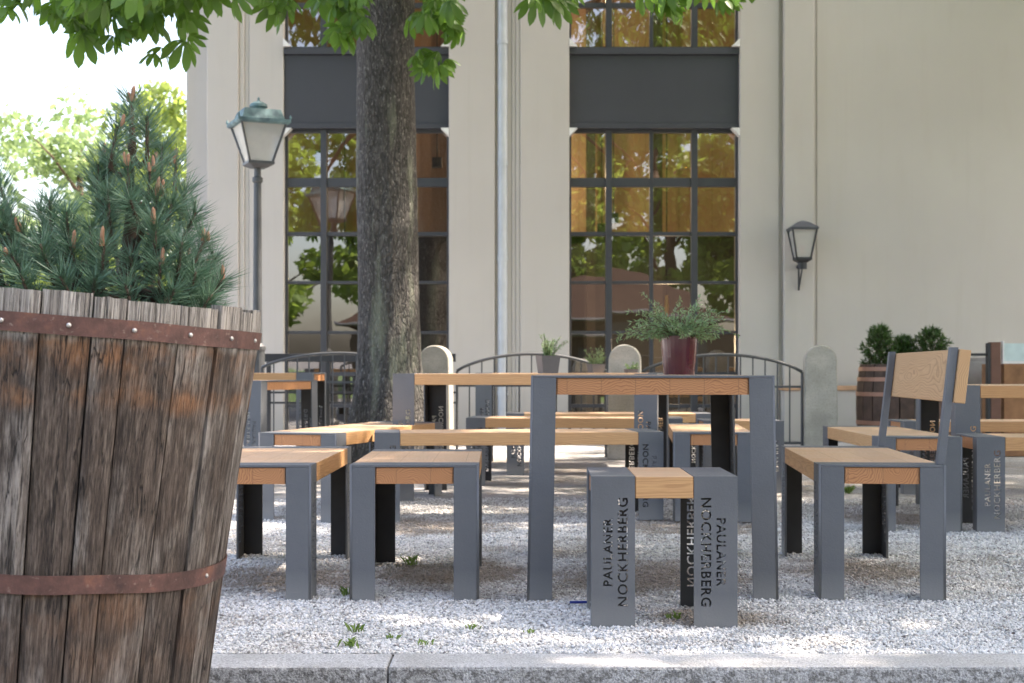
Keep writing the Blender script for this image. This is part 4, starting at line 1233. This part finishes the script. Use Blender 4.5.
for i, (x, y, d, k) in enumerate(tips):
    y += 4; tip = prel(x, y, d); 
    if i == 0: ax = Vector((0, 0, 1))
    else:
        org = prel(110, 330, 2.7); ax = (tip - org).normalized() * 0.55 + Vector((rg.uniform(-.3, .3), rg.uniform(-.45, .1), 0.75)); ax.normalize()
        if (x, y - 4) == (130, 196): ax = Vector((0, -0.85, 0.5)).normalized()
    L = 0.085 * (0.8 + 0.25 * k)
    base = tip - ax * L
    shoots.append((base, tip, k))
    for q in range(1 if i % 2 else 0):      # secondary older shoots below
        b2 = base + Vector((rg.uniform(-.035, .035), rg.uniform(-.03, .04), -0.02)); a2 = (ax + Vector((rg.uniform(-.9, .9), rg.uniform(-.6, .6), rg.uniform(-.5, .3)))).normalized()
        shoots.append((b2 - a2 * 0.03, b2 + a2 * 0.055, 0.7 * k)); branches.tube([b2 - a2 * 0.03, b2 + a2 * 0.055], [0.004, 0.0025], 5)
    # branch wood
    anchor = prel(128 + (x - 128) * (0.25 if x > 0 else 0.8), max(y + 45, 215) + (300 - max(y + 45, 215)) * 0.35, 2.72)
    if y < 170 and x > 60: anchor = prel(131, y + 40, 2.7)
    mid = anchor.lerp(base, 0.55) + Vector((0, 0, -0.02))
    branches.tube([anchor, mid, base, tip], [0.009, 0.007, 0.005, 0.003], 6)
    if i == 0 or rg.random() < 0.45:
        for q in range(rg.choice((1, 1, 2)) if i else 5):
            ca = (ax * 0.35 + Vector((rg.uniform(-.25, .25), rg.uniform(-.25, .25), 1.0))).normalized(); s0 = tip + Vector((rg.uniform(-.008, .008), rg.uniform(-.008, .008), -0.004)); cl = rg.uniform(0.018, 0.042)
            candles.append((s0, ca, cl))
link('needles', needle_tufts(shoots, 150, 0.06, 0.0014, 2), M['needle'], pine)
branches.obj('branches', M['twig'], pine, smooth=True)
for s0, ca, cl in candles:
    cm = MB(); cm.tube([s0, s0 + ca * cl * 0.4, s0 + ca * cl * 0.85, s0 + ca * cl], [0.0035, 0.0048, 0.0036, 0.001], 7)
    cm.obj('candle', M['candle'], pine)

# ================================================================== far barrel planter with conifers
fb = thing('barrel_planter', 'brown hooped barrel planter against the beige wall, right side', 'planter', ((908 - 512) / F * 12.4, 12.4, 0))
b = MB(); hb = 0.83
def fr_(z): return 0.40 + 0.05 * math.sin(PI * min(1, z / hb) * 0.9)
for k in range(22):
    t0 = 2 * PI * k / 22 + 0.012; t1 = 2 * PI * (k + 1) / 22 - 0.012; vs = []
    for ri in (0, -0.03):
        for j in range(9):
            z = hb * j / 8
            for a in (t0, t1): vs.append(((fr_(z) + ri) * math.cos(a), (fr_(z) + ri) * math.sin(a), z))
    fs = []
    for j in range(8):
        o = j * 2; fs += [(o, o + 1, o + 3, o + 2), (o + 18, o + 20, o + 21, o + 19), (o, o + 2, o + 20, o + 18), (o + 1, o + 19, o + 21, o + 3)]
    fs += [(16, 17, 35, 34), (0, 18, 19, 1)]
    b.add(vs, fs)
b.obj('staves', simple('dark_stave', (0.085, 0.05, 0.035), 0.75, 0, 0.35, 12, 0.4), fb)
hm = simple('copper_hoop', (0.36, 0.19, 0.13), 0.5, 0.3)
for z in (0.08, 0.3, 0.55, 0.68, 0.77):
    h_ = MB(); h_.lathe([(fr_(z) + 0.006, 0), (fr_(z + .03) + 0.006, 0.035), (fr_(z + .03) - 0.01, 0.036), (fr_(z) - 0.01, -0.001)], (0, 0, z), 40)
    h_.f = h_.f[:-2]; h_.obj('hoop', hm, fb)
b = MB(); b.lathe([(0.0, hb - 0.06), (0.38, hb - 0.05)], n=24); b.obj('soil', M['soil'], fb)
def conifer(px, top, d, w_, label, seed):
    X = (px - 512) / F * d; zb = 0.78; zt = EYE + (371 - top) / F * d
    t = thing('dwarf_conifer', label, 'conifer', (X, d, zb), 0, 'small conifers in the far barrel planter')
    H = zt - zb; g = random.Random(seed); sh = []; bb = MB(); bb.tube([(0, 0, -0.03), (0, 0, H * 0.9)], [0.012, 0.004], 6)
    for k in range(46):
        z = H * (0.08 + 0.88 * (k / 46)); rr = w_ * (1 - (z / H) ** 3.5) * g.uniform(0.55, 1.05) + 0.02; a = k * 2.4
        p1 = Vector((rr * math.cos(a), rr * math.sin(a), z + 0.03)); p0 = Vector((rr * .35 * math.cos(a), rr * .35 * math.sin(a), z - 0.04))
        sh.append((p0, p1, 1)); bb.tube([(0, 0, max(0, z - 0.08)), p0, p1], [0.005, 0.004, 0.002], 5)
    link('needles', needle_tufts(sh, 60, 0.05, 0.006, seed), M['needle_dark'], t); bb.obj('stems', M['twig'], t)
conifer(880, 327, 12.35, 0.15, 'leftmost small pointed conifer in the far barrel', 1)
conifer(903, 338, 12.45, 0.11, 'middle and lowest conifer in the far barrel', 2)
conifer(931, 329, 12.4, 0.16, 'right broad conifer in the far barrel', 3)

# ================================================================== service counter, screen posts at right
ct = thing('service_counter', 'rust brown counter with a glass screen at the right edge, by the wall', 'counter', ((1004 - 512) / F * 12.6, 12.6, 0))
b = MB(); b.box(0.0, 1.6, 0, 0.6, 0, 0.835); b.obj('panel', M['rust'], ct, bevel=0.005)
b = MB(); b.box(0.0, 1.6, 0.02, 0.032, 0.86, 1.02); b.obj('glass_screen', simple('frosted_glass', (0.55, 0.68, 0.68), 0.25), ct)
b = MB(); b.box(-0.012, 0.0, 0.0, 0.04, 0.837, 1.04); b.box(0.0, 1.6, 0.015, 0.04, 0.837, 0.858); b.obj('screen_trim', M['white'], ct)
b = MB(); b.box(-0.125, -0.035, -0.02, 0.07, 0, 1.03); b.obj('timber_post', simple('dark_timber', (0.16, 0.075, 0.05), 0.6), ct, bevel=0.004)
b = MB(); b.box(-0.15, -0.128, -0.02, 0.05, 0, 1.02); b.box(-0.52, -0.151, 0.0, 0.025, 0.905, 0.93); b.obj('iron_rail', M['darksteel'], ct)
ms = thing('waste_bin', 'narrow black bin with a white lid between the backrest and the rust brown counter', 'bin', ((955 - 512) / F * 12.5, 12.6, 0))
b = MB(); b.box(-0.07, 0.06, -0.07, 0.07, 0, 0.815); b.obj('body', M['darksteel'], ms, bevel=0.006)
b = MB(); b.box(-0.075, 0.065, -0.075, 0.075, 0.816, 0.885); b.obj('lid', M['white'], ms, bevel=0.01)
gp = thing('grey_cabinet', 'plain grey cabinet standing behind the iron rail of the counter', 'cabinet', ((976 - 512) / F * 13.4, 13.6, 0))
b = MB(); b.box(-0.14, 0.16, -0.2, 0.2, 0.05, 0.9); b.obj('case', simple('cabinet_grey', (0.33, 0.3, 0.28), 0.6), gp, bevel=0.006)
b = MB(); b.box(-0.12, 0.14, -0.212, -0.2015, 0.1, 0.86); b.obj('door', simple('cabinet_door', (0.37, 0.34, 0.32), 0.6), gp, bevel=0.004)
b = MB(); b.box(0.09, 0.105, -0.235, -0.2125, 0.45, 0.6); b.obj('handle', M['zinc'], gp)

# ================================================================== pots
def herb_pot(px, d, z, wt, wb, h, mat, label, pscale, n, seed, name='potted_herb', spread=1.0, xo=0.0):
    X = (px - 512) / F * d
    t = thing(name, label, 'potted plant', (X, d, z), 0.3, 'potted herbs on the tables')
    b = MB(); k = math.sqrt(.5)
    if wt > 0.13:
        b.lathe([(wb * .5, 0), (wt * .5, h - 0.004), (wt * .5, h), (wt * .5 - 0.006, h), (wb * .5 - 0.006, 0.02)], n=28)
    else:
        b.lathe([(wb * k, 0), (wt * k, h), (wt * k - 0.006, h), (wb * k - 0.006, 0.02)], n=4, rot=PI / 4)
    b.obj('pot', mat, t, smooth=False)
    b = MB(); b.lathe([(0.0, h - 0.02), (wt * .47 , h - 0.016)], n=20); b.obj('soil', M['soil'], t)
    g = np.random.default_rng(seed); V = []; st = MB()
    for q in range(n):
        a = g.random() * 2 * PI; out = (0.25 + 0.75 * g.random()) * spread; up = pscale * (0.35 + 0.65 * g.random())
        p = np.array([0, 0, h - 0.015]) + np.array([math.cos(a), math.sin(a), 0]) * wt * .3 * g.random()
        dirv = np.array([math.cos(a) * out, math.sin(a) * out, 0.9]); segs = 7; pts = [p.copy()]
        for s_ in range(segs):
            dd = dirv / np.linalg.norm(dirv); p = p + dd * up / segs; pts.append(p.copy()); dirv[2] -= 0.17 * out
        st.tube(pts, [0.0013] * len(pts), 4)
        for s_ in range(1, segs + 1):
            for e in range(7):
                c0 = pts[s_ - 1] + (pts[s_] - pts[s_ - 1]) * g.random()
                ld = g.normal(size=3); ld += (pts[s_] - pts[s_ - 1]) / np.linalg.norm(pts[s_] - pts[s_ - 1]) * 1.2; ld /= np.linalg.norm(ld)
                sd_ = np.cross(ld, g.normal(size=3)); sd_ /= np.linalg.norm(sd_); l = 0.02 * (0.7 + .6 * g.random()) * (1 if wt > .13 else .9)
                V.append([c0, c0 + ld * l * .5 + sd_ * 0.0022, c0 + ld * l, c0 + ld * l * .5 - sd_ * 0.0022])
    V = np.array(V).reshape(-1, 3)
    link('foliage', np_mesh('foliage', V, np.arange(len(V)).reshape(-1, 4)), M['herb'], t)
    st.obj('stems', M['twig'], t)
def glaze():
    m = NT('burgundy_glaze'); v = m.coord(); m.base(m.mix(m.noise(v, 20, 3), (0.045, 0.003, 0.01), (0.07, 0.005, 0.016))); m.rough(0.18); m.p.inputs['Coat Weight'].default_value = 0.5; return m.m
gpot = simple('dark_grey_pot', (0.1, 0.1, 0.105), 0.5)
herb_pot(679, 5.35, TH + 0.001, 0.142, 0.118, 0.148, glaze(), 'shiny burgundy pot with sprawling grey green herb on the nearest table', 0.23, 130, 3, spread=1.75)
herb_pot(548, 8.35, TH + 0.001, 0.118, 0.095, 0.105, gpot, 'dark grey pot with upright herb on the long table by the trunk', 0.15, 26, 4, spread=0.6)
herb_pot(596, 11.3, TH + 0.001, 0.12, 0.1, 0.07, gpot, 'grey pot with loose herb left of the middle stone post', 0.18, 26, 6, spread=0.8)
herb_pot(631, 11.4, TH + 0.001, 0.09, 0.08, 0.03, gpot, 'tiny low pot in front of the middle stone post', 0.08, 18, 7, spread=0.8)

# ================================================================== small things on the gravel
rg = random.Random(3)
def tuft(px, py, n, hgt, label):
    d = F * EYE / (py - HOR); X = (px - 512) / F * d
    V = []; Fs = []
    for k in range(n):
        a = rg.random() * 2 * PI; l = hgt * rg.uniform(.5, 1.1); x0, y0 = rg.gauss(0, .011), rg.gauss(0, .011)
        ox, oy = math.cos(a) * l * .7, math.sin(a) * l * .7; w_ = 0.0022; sx, sy = -math.sin(a) * w_, math.cos(a) * w_
        i = len(V); V += [(x0 - sx, y0 - sy, 0), (x0 + sx, y0 + sy, 0), (x0 + ox * .4 + sx, y0 + oy * .4 + sy, l * .6), (x0 + ox, y0 + oy, l * .8), (x0 + ox * .4 - sx, y0 + oy * .4 - sy, l * .6)]
        Fs.append((i, i + 1, i + 2, i + 3, i + 4))
    me = bpy.data.meshes.new('grass_tuft'); me.from_pydata(V, [], Fs)
    o = link('grass_tuft', me, M['grass'], None, (X, d, 0.004)); tag(o, label, 'weed', 'small weeds in the gravel')
tuft(357, 633, 16, 0.035, 'small weed left of centre near the kerb, upper of the close pair')
tuft(352, 648, 26, 0.03, 'brightest weed tuft near the kerb, lower of the close pair')
tuft(390, 640, 12, 0.02, 'small yellowish weed just right of the brightest tuft')
tuft(426, 646, 14, 0.02, 'low weed near the kerb below the gap between bench and table')
tuft(473, 630, 12, 0.02, 'faint pale weed in front of the left leg of the nearest table')
tuft(347, 596, 16, 0.04, 'green weed at the foot of the short bench left leg')
tuft(412, 566, 22, 0.05, 'green weed between the legs of the short bench')
tuft(675, 620, 18, 0.03, 'weed between the legs of the frontmost stool')
tuft(848, 494, 30, 0.07, 'bright weed behind the bench with the backrest')
tuft(530, 634, 10, 0.018, 'tiny weed near the kerb below the left table leg')
tuft(376, 480, 30, 0.08, 'weed growing by the tree side bench')
# blue pen
d = F * EYE / (606.5 - HOR)
pn = thing('blue_pen', 'thin blue pen lying on the gravel left of the frontmost stool', 'pen', ((580 - 512) / F * d, d, 0.014), 0.08)
b = MB(); b.tube([(-0.034, 0, 0), (0.03, 0, 0)], 0.0045, 8); b.obj('barrel', simple('blue_plastic', (0.01, 0.03, 0.22), 0.35), pn)
b = MB(); b.tube([(0.03, 0, 0), (0.04, 0, 0)], [0.0042, 0.001], 8); b.obj('tip', M['zinc'], pn)
# dry leaves
def dry_leaf(px, py, s_, label, mat, rz):
    d = F * EYE / (py - HOR); m_ = MB()
    m_.add([(-s_, 0, 0), (-.3 * s_, .45 * s_, .2 * s_), (.5 * s_, .35 * s_, .1 * s_), (s_, 0, .3 * s_), (.4 * s_, -.4 * s_, .25 * s_), (-.4 * s_, -.4 * s_, .05 * s_)], [(0, 5, 4, 3, 2, 1)])
    o = m_.obj('dry_leaf', mat); o.location = ((px - 512) / F * d, d, 0.012); o.rotation_euler = (0, 0, rz); tag(o, label, 'leaf', 'leaves and scraps on the gravel')
dl = simple('dead_leaf', (0.06, 0.05, 0.05), 0.8)
dry_leaf(905, 641, 0.014, 'dark dead leaf near the kerb on the right', dl, 0.2)
dry_leaf(1013, 638, 0.014, 'dark dead leaf at the right edge near the kerb', dl, 1.2)
dry_leaf(420, 518, 0.03, 'white paper scrap on the ground behind the short bench', M['white'], 0.5)
